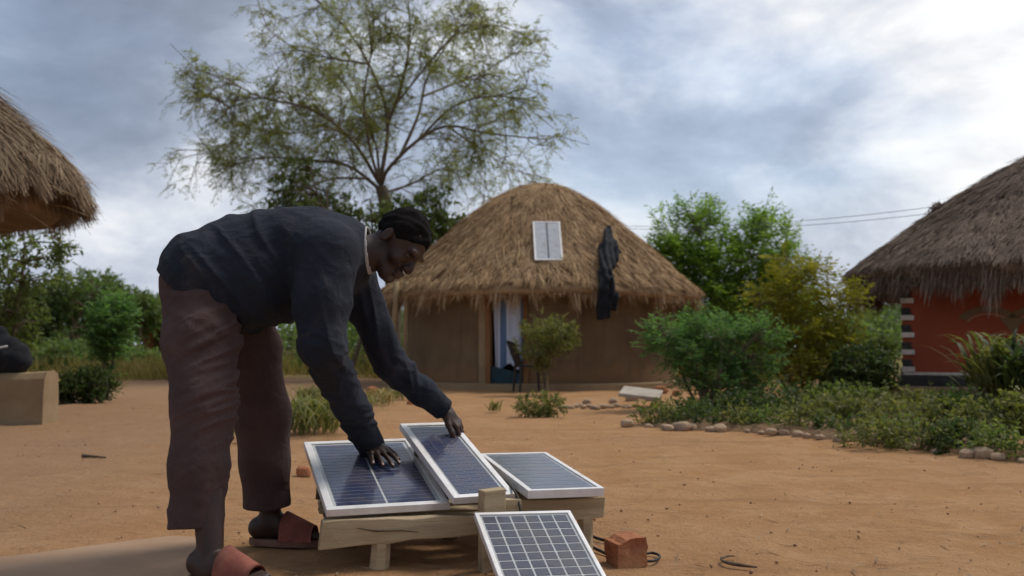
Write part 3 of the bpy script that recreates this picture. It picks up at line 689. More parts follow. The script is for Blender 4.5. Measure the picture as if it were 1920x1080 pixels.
def big_tree():
    D0 = 24.0; base = P(735, 700, D0); base[2] = 0; rng = np.random.default_rng(77)
    root = empty('acacia_tree', base); tag(root, 'tall sparse feathery tree spreading wide above the bending man', 'tree')
    def L(pts, dep):
        out = []
        for i, (x, y) in enumerate(pts): out.append(P(715 + (x - 715) * 0.93, y, D0 + dep * (i / (len(pts) - 1)) ** 0.8) - base)
        return np.array(out)
    trunk = np.vstack([[0, 0, -0.2], [0.03, 0, 1.5], L([(731, 430), (724, 385), (714, 350)], 0)])
    limbs = [(trunk, 0.20, 0.14)]
    for pts, dep, r in [
        ([(716, 358), (650, 312), (570, 300), (480, 296), (385, 318)], 1.5, 0.085), ([(712, 345), (655, 262), (575, 205), (470, 182), (392, 140)], -2.0, 0.085),
        ([(712, 345), (728, 250), (722, 195), (690, 120), (640, 50), (570, -10)], 1.0, 0.10), ([(726, 235), (756, 160), (772, 70), (765, -50)], -1.5, 0.075),
        ([(716, 345), (730, 315), (790, 262), (850, 236), (930, 250), (1050, 262)], -1.5, 0.095), ([(752, 295), (790, 215), (806, 150), (850, 80), (910, 10)], 2.0, 0.08),
        ([(800, 180), (880, 150), (950, 120), (1010, 75)], 2.8, 0.055), ([(850, 238), (915, 280), (985, 322)], 0.5, 0.05), ([(790, 262), (860, 200), (940, 180), (1030, 190)], -2.5, 0.06),
        ([(720, 362), (775, 345), (840, 318), (905, 345)], 2.5, 0.06), ([(690, 335), (620, 335), (560, 355), (520, 385)], -2.0, 0.06), ([(655, 262), (600, 235), (540, 250), (440, 240)], 3.0, 0.055),
        ([(690, 120), (620, 110), (540, 90), (470, 40)], -1.0, 0.05), ([(712, 340), (700, 260), (650, 170), (600, 120)], 3.2, 0.07), ([(740, 200), (810, 120), (870, 60), (930, 50)], -3.0, 0.05),
        ([(480, 296), (420, 270), (350, 290)], 2.0, 0.03), ([(470, 182), (410, 200), (360, 165)], -2.2, 0.03), ([(714, 350), (690, 270), (680, 180), (700, 60), (690, -40)], -2.5, 0.07)]:
        limbs.append((L(pts, dep), r * 0.58, r * 0.13))
    parts = []; twp = []; twd = []
    for k, (q, r0, r1) in enumerate(limbs):
        s = spline(q, 16); parts.append(tube_np(s, np.linspace(r0, r1, 16), 7))
        if k == 0: continue
        ln = np.linalg.norm(np.diff(s, axis=0), axis=1).sum(); nsec = int(ln * (6.2 if k in (1, 2, 11, 12, 14) else 4.0)) + 3
        for _ in range(nsec):
            t = rng.uniform(0.22, 1.0); i = min(int(t * 15), 14); a = s[i]; tg = unit(s[i + 1] - s[i])
            d = unit(tg * rng.uniform(0.5, 1.0) + rng.normal(0, 0.6, 3) + [0, 0, 0.12]); l2 = rng.uniform(0.6, 1.35)
            b = spline([a, a + d * l2 * 0.5 + rng.normal(0, 0.06, 3), a + d * l2 + rng.normal(0, 0.12, 3) - [0, 0, 0.12 * l2]], 6)
            rr = max(0.012, (r0 + (r1 - r0) * t) * 0.38); parts.append(tube_np(b, np.linspace(rr, 0.006, 6), 4))
            for _ in range(rng.integers(3, 7)):
                j = rng.integers(1, 5); c = b[j]; e = unit(unit(b[j + 1] - b[j]) * 0.7 + rng.normal(0, 0.6, 3)); l3 = rng.uniform(0.35, 0.8)
                g = np.array([c, c + e * l3 * 0.55, c + e * l3 - np.array([0, 0, 0.12 * l3])]); parts.append(tube_np(g, [0.009, 0.006, 0.003], 3))
                for _ in range(rng.integers(3, 6)):
                    f = rng.uniform(0.2, 1.0); o = g[0] + (g[2] - g[0]) * f; dd = unit(e * 0.6 + rng.normal(0, 0.65, 3) - [0, 0, 0.15]); twp.append(o); twd.append(dd)
    V, F = cat_np(parts); link('trunk', mesh_np('trunk', V, F, M['bark'], smooth=True), root)
    p = np.array(twp); d = np.array(twd); n = len(p); per = 13; TL = rng.uniform(0.22, 0.42, n)
    k = np.repeat(np.arange(n), per); m = n * per; t = np.tile(np.linspace(0.1, 1, per), n)
    pos = p[k] + d[k] * (TL[k] * t)[:, None] - np.array([0, 0, 1.0]) * (0.25 * TL[k] * t * t)[:, None]
    side = nrows(np.cross(d, [0.03, 0.02, 1]))[k] * np.where(np.arange(m) % 2, 1, -1)[:, None]
    ld = nrows(side + d[k] * 0.6 + rng.normal(0, 0.3, (m, 3)) - [0, 0, 0.25]); nm = nrows(rng.normal(0, 0.5, (m, 3)) + [0, 0, 1])
    br = rng.uniform(0, 1, n)
    V, F, r = leaf_mesh(pos, ld, nm, rng.uniform(0.055, 0.11, m), rng.uniform(0.015, 0.029, m), rng, rnd=np.clip(0.6 * br[k] + 0.4 * rng.uniform(0, 1, m), 0, 1))
    link('crown', mesh_np('crown', V, F, M['lf_acacia'], r), root)
    print('big tree leaves', m)
big_tree()

def at(px, py_base): g = G(px, py_base); return np.array([g[0], g[1], 0.0])
def blob(base, px, py, Y, w, h, dep=None):
    """blob centred where a crown stands, w/h in metres"""
    c = P(px, py, Y) - np.array(base); return (tuple(c), (w / 2, (dep or w) / 2, h / 2))
def on(px, Y): p = P(px, 648, Y); return np.array([p[0], p[1], 0.0])

b = on(640, 21.5)
plant('leafy_tree', b, [blob(b, 590, 385, 21.5, 2.0, 1.1), blob(b, 690, 390, 21.5, 1.6, 0.9), blob(b, 560, 330, 21.5, 1.1, 0.8), blob(b, 650, 330, 21.5, 1.6, 1.0), blob(b, 600, 450, 21.5, 2.2, 1.0)],
      'broad-leaved tree low behind the bending man\'s back', 'tree', 'lf_broad', twigs=520, per=9, leaf=(0.13, 0.075), twig_len=0.42, droop=0.55, stems=3, stem_r=0.06, seed=12, gaps=0.75, pinnate=False)
b = on(815, 22.5)
plant('leafy_tree', b, [blob(b, 800, 385, 22.5, 0.8, 1.0), blob(b, 838, 375, 22.5, 0.42, 1.1), blob(b, 770, 430, 22.5, 1.5, 0.8), blob(b, 860, 420, 22.5, 1.1, 0.5)],
      'slim leafy tree between the man\'s head and the golden thatched roof', 'tree', 'lf_broad', twigs=330, per=9, leaf=(0.14, 0.07), twig_len=0.4, droop=0.75, stems=3, stem_r=0.05, seed=13, gaps=0.55, pinnate=False)

# right-hand garden
b = on(1375, 21.0)
plant('garden_tree', b, [blob(b, 1296, 560, 21, 2.2, 1.2), blob(b, 1426, 570, 21, 2.2, 1.2), blob(b, 1291, 440, 21, 1.5, 1.5), blob(b, 1256, 500, 21, 1.3, 1.3), blob(b, 1346, 500, 21, 1.6, 1.4), blob(b, 1431, 455, 21, 1.5, 1.3), blob(b, 1476, 530, 21, 1.3, 1.3), blob(b, 1306, 400, 21, 0.9, 0.7), blob(b, 1226, 545, 21, 0.9, 1.0), blob(b, 1426, 400, 21, 0.6, 0.7)],
      'bright green bushy tree beside the golden thatched hut', 'tree', 'lf_bright', twigs=1900, per=14, leaf=(0.13, 0.042), twig_len=0.6, droop=0.12, up=0.9, stems=7, stem_r=0.045, seed=21, gaps=0.36, shell=0.2, gap_scale=2.0)
b = on(1508, 13.4)
plant('golden_shrub', b, [blob(b, 1510, 515, 13.4, 0.9, 0.35), blob(b, 1455, 560, 13.4, 0.8, 0.4), blob(b, 1565, 565, 13.4, 0.85, 0.42), blob(b, 1500, 615, 13.4, 1.1, 0.5), blob(b, 1570, 640, 13.4, 0.8, 0.4), blob(b, 1440, 650, 13.4, 0.7, 0.4), blob(b, 1520, 690, 13.4, 1.2, 0.5), blob(b, 1475, 480, 13.4, 0.5, 0.25), blob(b, 1600, 545, 13.4, 0.3, 0.2)],
      'tall golden-green tiered shrub beside the grey thatched house', 'shrub', 'lf_gold', twigs=950, per=14, leaf=(0.08, 0.024), twig_len=0.38, droop=0.08, up=0.05, stems=7, stem_r=0.024, bark='bark_pale', seed=22, gaps=0.5, gap_scale=2.6)
b = on(1330, 11.6)
plant('feathery_shrub', b, [blob(b, 1345, 625, 11.6, 0.8, 0.36), blob(b, 1255, 632, 11.6, 0.62, 0.36), blob(b, 1420, 622, 11.6, 0.6, 0.34), blob(b, 1300, 668, 11.6, 0.8, 0.34), blob(b, 1400, 675, 11.6, 0.75, 0.36), blob(b, 1350, 715, 11.6, 1.0, 0.30, 0.7), blob(b, 1232, 612, 11.6, 0.3, 0.2), blob(b, 1310, 598, 11.6, 0.36, 0.16), blob(b, 1390, 760, 11.6, 0.7, 0.3, 0.6)],
      'dense cool-green feathery shrub in front of the golden thatched hut', 'shrub', 'lf_blue', twigs=900, per=15, leaf=(0.065, 0.018), twig_len=0.34, droop=0.1, up=0.5, stems=14, stem_r=0.022, bark='bark', seed=23, gaps=0.5, gap_scale=3.4, shell=0.2, stem_spread=0.3)
b = on(1617, 12.7)
plant('dark_shrub', b, [blob(b, 1617, 690, 12.7, 0.75, 0.5), blob(b, 1585, 715, 12.7, 0.6, 0.4), blob(b, 1645, 720, 12.7, 0.45, 0.4)],
      'small dark green shrub at the striped corner of the red house', 'shrub', 'lf_dark', twigs=420, per=12, leaf=(0.07, 0.035), twig_len=0.24, stems=6, stem_r=0.016, seed=24, gaps=0.2, pinnate=False)
b = on(1655, 19.0)
plant('thin_tree', b, [blob(b, 1652, 630, 19.0, 0.5, 0.8), blob(b, 1640, 655, 19.0, 0.6, 0.6)], 'thin green sapling seen below the grey roof\'s left corner', 'tree', 'lf_far', twigs=110, per=10, leaf=(0.10, 0.04), twig_len=0.35, stems=2, stem_r=0.02, seed=29, gaps=0.6, pinnate=False)
# low plants along the stones
for i, (px, Y, wd, hg, mt, sd, lb, lf) in enumerate([
    (1330, 9.9, 0.8, 0.28, 'lf_dark', 31, 'low dark plant at the foot of the feathery shrub', (0.06, 0.03)),
    (1440, 10.0, 0.9, 0.42, 'lf_dark', 32, 'bushy low plant between the feathery shrub and the golden shrub', (0.06, 0.03)),
    (1545, 9.9, 0.75, 0.30, 'lf_weed', 33, 'grey-green low plant below the golden shrub', (0.09, 0.03)),
    (1640, 9.6, 0.7, 0.36, 'lf_weed', 34, 'leafy low plant in front of the dark shrub', (0.06, 0.03)),
    (1725, 8.6, 0.75, 0.38, 'lf_weed', 35, 'broad weedy plant spilling over the edging stones', (0.06, 0.034)),
    (1795, 8.9, 0.6, 0.42, 'lf_dark', 36, 'dark weedy plant below the red wall', (0.06, 0.034)),
    (1868, 8.2, 0.55, 0.40, 'lf_weed', 37, 'pale green low plant below the strap-leaved plant', (0.08, 0.035)),
    (1920, 8.4, 0.6, 0.46, 'lf_weed', 38, 'rightmost weedy plant, cut by the picture edge', (0.07, 0.03)),
    (1690, 11.2, 1.0, 0.34, 'lf_weed', 39, 'pale weed patch at the base of the striped corner', (0.07, 0.03)),
    (1800, 11.0, 0.9, 0.30, 'lf_dark', 40, 'dark weed patch at the base of the red wall', (0.07, 0.03)),
    (1480, 11.9, 1.1, 0.45, 'lf_dark', 41, 'dark undergrowth around the golden shrub\'s stems', (0.07, 0.03)),
    (1590, 11.3, 0.9, 0.40, 'lf_broad', 42, 'green undergrowth in front of the dark shrub', (0.07, 0.03))]):
    b = on(px, Y); hg *= 0.8
    plant('low_plant', b, [((0, 0, hg * 0.5), (wd / 2, wd / 2.4, hg / 2)), ((wd * 0.25, 0.05, hg * 0.4), (wd / 3, wd / 3, hg / 2.4)), ((-wd * 0.28, -0.05, hg * 0.38), (wd / 3, wd / 3, hg / 2.5))],
          lb, 'plant', mt, 'low plants in the garden bed', twigs=120, per=8, leaf=lf, twig_len=0.2, stems=9, stem_r=0.008, seed=sd, gaps=0.35, gap_scale=5, pinnate=False, stem_spread=0.25)
ORD = ['first', 'second', 'third', 'fourth', 'fifth', 'sixth', 'seventh', 'eighth', 'ninth', 'tenth', 'eleventh', 'twelfth']
for i, (px, py) in enumerate([(1250, 800), (1312, 803), (1385, 806), (1452, 808), (1515, 815), (1580, 820), (1640, 842), (1698, 836), (1748, 848), (1800, 852), (1850, 850), (1900, 862)]):
    g = G(px, py); rg = np.random.default_rng(200 + i); wd = rg.uniform(0.3, 0.5); hg = rg.uniform(0.14, 0.28)
    plant('weed', (g[0], g[1] + 0.12, 0.0), [((0, 0, hg * 0.5), (wd / 2, wd / 2, hg / 2)), ((rg.uniform(-.15, .15), 0.1, hg * 0.45), (wd / 2.6, wd / 2.6, hg / 2.2))], ORD[i] + ' weed from the left along the garden stones', 'plant', ('lf_weed', 'lf_dark', 'lf_weed', 'lf_broad')[i % 4], 'weeds along the garden stones',
          twigs=70, per=8, leaf=(0.05, 0.024), twig_len=0.13, stems=7, stem_r=0.005, seed=210 + i, gaps=0.2, gap_scale=6, pinnate=False, stem_spread=0.12)
def strap_plant(name, base, label, n, ln, wd, mat, seed, spread=0.25, up=1.2, droop=0.5, cane=True, cat='plant', group=None):
    rng = np.random.default_rng(seed); root = empty(name, base); tag(root, label, cat, group)
    a = rng.uniform(0, 6.28, n); r = spread * np.sqrt(rng.uniform(0, 1, n)); z = rng.uniform(0.0, 0.55, n) * ln * (0.9 if cane else 0.15)
    p = np.stack([r * np.cos(a), r * np.sin(a), z], -1); b2 = rng.uniform(0, 6.28, n)
    d = nrows(np.stack([np.cos(b2) * 0.6, np.sin(b2) * 0.6, up * rng.uniform(0.6, 1.3, n)], -1)); nn = nrows(np.cross(d, np.cross([0, 0, 1.0], d)))
    L_ = ln * rng.uniform(0.6, 1.1, n); W_ = wd * rng.uniform(0.7, 1.2, n); seg = 5; V = []
    S = nrows(np.cross(d, nn)); h = nrows(d * [1, 1, 0])
    for k in range(seg + 1):
        t = k / seg; c = p + d * (L_ * t)[:, None] + h * (0.35 * droop * L_ * t * t)[:, None] - np.array([0, 0, 1.0]) * (droop * L_ * t ** 2.4)[:, None]
        w = (W_ * (1 - t ** 2) * (0.5 + 1.2 * min(t, 0.4)) / 2 + 0.001)[:, None]; V += [c - S * w, c + S * w]
    V = np.stack(V, 1); m = 2 * (seg + 1); b = np.arange(n)[:, None] * m
    F = np.concatenate([np.stack([b + 2 * k, b + 2 * k + 1, b + 2 * k + 3, b + 2 * k + 2], -1) for k in range(seg)], 1).reshape(-1, 4)
    link('foliage', mesh_np('foliage', V.reshape(-1, 3), F, M[mat], np.repeat(rng.uniform(0, 1, n), m), smooth=True), root)
    parts = [tube_np(np.array([[p[i][0], p[i][1], -0.05], p[i] * [1, 1, 1]]), [0.012, 0.006], 5) for i in range(0, n, 3) if p[i][2] > 0.05]
    if parts: V, F = cat_np(parts); link('stems', mesh_np('stems', V, F, M['bark_pale']), root)['kind'] = 'stuff'
    return root
b = on(1880, 10.6)
strap_plant('strap_leaf_plant', b, 'tall strap-leaved plant in front of the red wall at the right edge', 210, 1.0, 0.055, 'lf_weed', 51, 0.36, 1.6, 0.5)
b = on(1925, 10.2)
strap_plant('strap_leaf_plant', b, 'strap-leaved plant cut by the right picture edge', 110, 1.0, 0.055, 'lf_dark', 52, 0.25, 1.6, 0.5)

# in front of the hut door
b = on(1012, 15.2)
plant('sapling', b, [blob(b, 1030, 620, 15.2, 0.72, 0.34), blob(b, 1010, 655, 15.2, 0.5, 0.34), blob(b, 1045, 645, 15.2, 0.5, 0.3), blob(b, 1012, 690, 15.2, 0.3, 0.25)],
      'slender light-green sapling in front of the curtained door', 'tree', 'lf_weed', twigs=170, per=11, leaf=(0.10, 0.026), twig_len=0.28, droop=0.1, up=0.7, stems=2, stem_r=0.022, bark='bark_pale', seed=61, gaps=0.4, gap_scale=3, pinnate=False)
b = at(1012, 783)
plant('low_plant', b, [((0, 0, 0.13), (0.24, 0.2, 0.11)), ((-0.12, 0, 0.10), (0.16, 0.16, 0.09)), ((0.12, 0, 0.12), (0.15, 0.15, 0.10))], 'small bush on bare earth below the slender sapling', 'plant', 'lf_weed', 'low plants in the garden bed', twigs=130, per=8, leaf=(0.05, 0.022), twig_len=0.12, stems=8, stem_r=0.006, seed=62, gaps=0.2, gap_scale=6, pinnate=False, stem_spread=0.1)
b = at(928, 772)
strap_plant('grass_tuft', b, 'small green grass tuft left of the small bush', 26, 0.22, 0.02, 'lf_weed', 63, 0.07, 1.6, 0.3, False)
# weeds behind the man
for i, (px, py, n, ln, mt, lb) in enumerate([(575, 815, 60, 0.78, 'lf_weed', 'yellow-green weed clump between the man\'s leg and his near arm'), (610, 800, 45, 0.7, 'lf_weed', 'leafy pale weed behind the man\'s near arm'), (655, 770, 60, 0.55, 'lf_weed', 'green weed clump seen between the man\'s arms'),
                                              (700, 760, 40, 0.5, 'lf_dry', 'dry weed clump below the man\'s far arm'), (590, 760, 50, 0.62, 'lf_weed', 'green weed just behind the yellow-green weed clump'), (745, 750, 30, 0.42, 'lf_weed', 'weed clump just right of the man\'s far elbow'), (432, 830, 16, 0.3, 'lf_weed', 'small weed seen between the man\'s legs')]):
    strap_plant('weed_clump', at(px, py), lb, int(n * 2.0), ln * 1.05, 0.020, mt, 70 + i, 0.26, 1.5, 0.75, False, 'plant', 'weeds behind the man')

# left background
b = on(198, 13.6)
plant('sapling', b, [blob(b, 212, 600, 13.6, 0.55, 0.75), blob(b, 200, 640, 13.6, 0.45, 0.6), blob(b, 195, 690, 13.6, 0.28, 0.35)], 'narrow dark green sapling left of the man', 'tree', 'lf_blue', twigs=280, per=11, leaf=(0.10, 0.03), twig_len=0.3, droop=0.15, up=0.8, stems=3, stem_r=0.025, seed=81, gaps=0.2, gap_scale=3)
b = at(150, 757)
plant('dark_shrub', b, [((0, 0, 0.24), (0.36, 0.3, 0.2)), ((-0.15, 0, 0.2), (0.25, 0.25, 0.18)), ((0.2, 0, 0.25), (0.22, 0.2, 0.2))], 'low dark bush beside the end of the low mud wall', 'shrub', 'lf_dark', twigs=330, per=10, leaf=(0.06, 0.03), twig_len=0.2, stems=8, stem_r=0.012, seed=82, gaps=0.1, pinnate=False)
strap_plant('grass_clump', on(120, 15.5), 'dry golden grass clump behind the low dark bush', 260, 0.5, 0.02, 'lf_dry', 83, 0.7, 1.2, 0.5, False)
strap_plant('grass_clump', on(170, 17.5), 'dry golden grass clump left of the narrow sapling', 200, 0.45, 0.02, 'lf_dry', 84, 0.6, 1.2, 0.5, False)
b = on(-10, 13.2)
plant('shade_tree', b, [blob(b, 20, 500, 13.2, 1.3, 0.9), blob(b, 60, 470, 13.2, 1.0, 0.5), blob(b, -30, 560, 13.2, 1.2, 1.1), blob(b, 35, 600, 13.2, 0.7, 0.8), blob(b, 100, 455, 13.2, 0.5, 0.25), blob(b, -20, 650, 13.2, 0.9, 0.8)],
      'leafy shade tree at the left edge under the straw roof', 'tree', 'lf_broad', twigs=330, per=11, leaf=(0.09, 0.04), twig_len=0.36, droop=0.2, stems=4, stem_r=0.05, seed=85, gaps=0.35, pinnate=False)
for i, (px, Y, blobs_, mt, lb) in enumerate([
    (120, 34, [(125, 560, 2.2, 1.8), (100, 600, 2.0, 1.6), (160, 545, 1.8, 1.4), (130, 630, 2.6, 1.2)], 'lf_far', 'round-topped field tree left of the narrow sapling'),
    (185, 36, [(190, 560, 1.8, 1.6), (175, 600, 1.8, 1.4), (200, 530, 1.0, 0.8)], 'lf_far', 'field tree directly behind the narrow sapling'),
    (250, 35, [(250, 580, 1.8, 1.2), (235, 610, 1.6, 1.0), (280, 590, 1.3, 1.0)], 'lf_far', 'pale-trunked field tree beside the man\'s back'),
    (310, 37, [(305, 590, 1.5, 1.4), (330, 600, 1.6, 1.3)], 'lf_far', 'field tree partly hidden by the man\'s back'),
    (60, 33, [(55, 590, 2.0, 1.8), (40, 620, 2.0, 1.5)], 'lf_dark', 'darker field tree near the left edge')]):
    b = on(px, Y)
    plant('field_tree', b, [blob(b, x, y, Y, w, h) for x, y, w, h in blobs_], lb, 'tree', mt, 'trees at the edge of the field', twigs=420, per=10, leaf=(0.17, 0.085), twig_len=0.6, droop=0.25, stems=3, stem_r=0.075, bark='bark_pale', seed=90 + i, gaps=0.45, gap_scale=1.3, pinnate=False)
for i, (px, Y, w, h, lb) in enumerate([(95, 27, 1.8, 0.9, 'green field bush left of the dry grass'), (160, 29, 2.0, 0.9, 'green field bush behind the dry grass'), (225, 30, 2.0, 0.7, 'low field bush right of the narrow sapling'), (285, 28, 1.6, 0.55, 'low field bush beside the man\'s hip'), (690, 27, 2.6, 1.8, 'green bush behind the man\'s far arm'), (560, 28, 3.0, 1.5, 'green bush behind the man\'s belly')]):
    b = on(px, Y)
    plant('field_bush', b, [((0, 0, h * 0.5), (w / 2, w / 2, h / 2)), ((w * .3, 0, h * .4), (w / 3, w / 3, h / 2.5))], lb, 'bush', 'lf_far', 'bushes in the field', twigs=300, per=9, leaf=(0.13, 0.06), twig_len=0.4, stems=6, stem_r=0.02, seed=100 + i, gaps=0.2, pinnate=False)

def far_wood():
    rng = np.random.default_rng(5); n = 46000
    x = rng.uniform(-75, 75, n); yb = 58 + 14 * snoise(np.stack([x * 0.12, x * 0], -1), 3, 1.0, 2) + rng.normal(0, 2.5, n)
    top = 2.6 + 1.2 * snoise(np.stack([x, yb * 0.2], -1), 6, 0.5, 3); z = top * rng.uniform(0.02, 1, n) ** 0.7
    p = np.stack([x, yb, z], -1); d = nrows(rng.normal(size=(n, 3))); nm = nrows(rng.normal(size=(n, 3)) + [0, 0, 1])
    V, F, r = leaf_mesh(p, d, nm, rng.uniform(0.25, 0.6, n), rng.uniform(0.15, 0.35, n), rng)
    tag(link('far_wood', mesh_np('far_wood', V, F, M['lf_far'], r)), 'far-off line of bush and trees along the horizon', kind='stuff')
    n = 42000; x = rng.uniform(-26, 8, n); y = 21.5 + rng.uniform(0, 1, n) ** 1.4 * 26; keep = (snoise(np.stack([x, y], -1), 8, 0.8, 3) > -0.5) & (y > 22.5 + 1.5 * np.sin(x)); x, y = x[keep], y[keep]; n = len(x)
    p = np.stack([x, y, np.full(n, -0.02)], -1); d = nrows(rng.normal(0, 0.3, (n, 3)) + [0, 0, 1]); nm = nrows(rng.normal(size=(n, 3)) * [1, 1, 0.1])
    V, F, r = strips(p, d, nm, rng.uniform(0.2, 0.75, n), rng.uniform(0.015, 0.04, n), rng, 0.15)
    tag(link('field_grass', mesh_np('field_grass', V, F, M['lf_dry'], r)), 'yellowing grass of the field beyond the yard', kind='stuff')
far_wood()
# ================================================================== OBJECTS
# ------------------------------------------------------------------ solar panels
def frame_axes(yaw, tilt, roll=0.0):
    r = np.array([math.cos(yaw), math.sin(yaw), 0.0]); f0 = np.array([-math.sin(yaw), math.cos(yaw), 0.0]); u = np.array([0, 0, 1.0])
    r2 = r * math.cos(roll) + u * math.sin(roll); n0 = unit(np.cross(r2, f0)); f2 = f0 * math.cos(tilt) + n0 * math.sin(tilt)
    return r2, f2, unit(np.cross(r2, f2))
def solar_panel(o, yaw, tilt, roll, W, L, rows, cols, label, bar=0.022, th=0.026, gap=(0.004, 0.003), cell='cell', midgap=0.0, margin=0.006, group='solar panels laid out by the man'):
    r, f, n = frame_axes(yaw, tilt, roll)
    e = empty('solar_panel'); e.matrix_world = Matrix(((r[0], f[0], n[0], o[0]), (r[1], f[1], n[1], o[1]), (r[2], f[2], n[2], o[2]), (0, 0, 0, 1)))
    tag(e, label, 'solar panel', group)
    for c, s in (((W / 2, bar / 2, -th / 2), (W, bar, th)), ((W / 2, L - bar / 2, -th / 2), (W, bar, th)), ((bar / 2, L / 2, -th / 2), (bar, L - 2 * bar, th)), ((W - bar / 2, L / 2, -th / 2), (bar, L - 2 * bar, th))):
        mb = MB(); mb.box(c, s); mb.build('frame_bar', M['alu'], e, bevel=0.0022)
    mb = MB(); mb.box((W / 2, L / 2, -0.0085), (W - 2 * bar + 0.004, L - 2 * bar + 0.004, 0.005)); mb.build('backsheet', M['sheet'], e)
    x0, y0 = bar + margin, bar + margin; iw = W - 2 * x0; ih = L - 2 * y0
    cw = (iw - gap[0] * (cols - 1) - midgap) / cols; ch = (ih - gap[1] * (rows - 1)) / rows
    me = None; ch_ = min(cw, ch) * 0.10 if cell == 'cell2' else 0.0
    for j in range(rows):
        for i in range(cols):
            cx = x0 + i * (cw + gap[0]) + cw / 2 + (midgap if i >= cols / 2 and cols > 1 else 0); cy = y0 + j * (ch + gap[1]) + ch / 2
            if me is None:
                mb = MB(); mb.box((0, 0, 0), (cw, ch, 0.0016)); me = bpy.data.meshes.new('cell'); me.from_pydata(mb.v, [], mb.f); me.materials.append(M[cell])
            q = link('cell', me, e); q.location = (cx, cy, -0.0049)
    mb = MB(); mb.add([(bar - 0.001, bar - 0.001, -0.003), (W - bar + 0.001, bar - 0.001, -0.003), (W - bar + 0.001, L - bar + 0.001, -0.003), (bar - 0.001, L - bar + 0.001, -0.003)], [(0, 1, 2, 3)]); mb.build('glass', M['glass'], e)
    return e, np.array(o), r, f, n
S1 = solar_panel((-0.616, 3.345, 0.205), 0.326, 0.261, 0.006, 0.425, 0.650, 19, 2, 'large two-column solar panel under the man\'s near hand', 0.026, 0.026, (0.005, 0.0062), 'cell', 0.004, 0.014)
S2 = solar_panel((-0.197, 3.418, 0.234), 0.428, 0.337, -0.002, 0.230, 0.631, 20, 4, 'narrow steep solar panel in the middle of the rack', 0.022, 0.026, (0.0026, 0.0042), 'cell', 0.0, 0.011)
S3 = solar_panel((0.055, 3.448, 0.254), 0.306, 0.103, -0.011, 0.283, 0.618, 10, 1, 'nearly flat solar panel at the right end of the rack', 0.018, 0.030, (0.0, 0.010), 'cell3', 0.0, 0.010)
_r, _f, _n = frame_axes(0.255, 0.369, -0.017); _o = np.array([-0.038, 2.993, 0.062]) - _f * 0.098
S4 = solar_panel(_o, 0.255, 0.369, -0.017, 0.333, 0.476, 10, 6, 'square-celled solar panel leaning against the rack\'s front', 0.014, 0.022, (0.0075, 0.0075), 'cell2', 0.0, 0.009)
_z = (np.array(_o) - _n * 0.022)[2]
mb = MB(); _c = np.array(_o) + _r * 0.166 + _f * 0.03 - _n * 0.022; _rg = np.random.default_rng(6)
mb.box((_c[0], _c[1], (_c[2] - 0.02) / 2 - 0.003), (0.24, 0.10, max(_c[2] - 0.012, 0.012) + 0.02), frame_axes(0.255, 0.0)[0][None] * 0 + np.stack([frame_axes(0.255, 0)[0], frame_axes(0.255, 0)[1], [0, 0, 1]], 1), 0.004, _rg)
tag(mb.build('brick', M['brick'], None, bevel=0.006), 'clay brick under the foot of the leaning solar panel', 'brick')

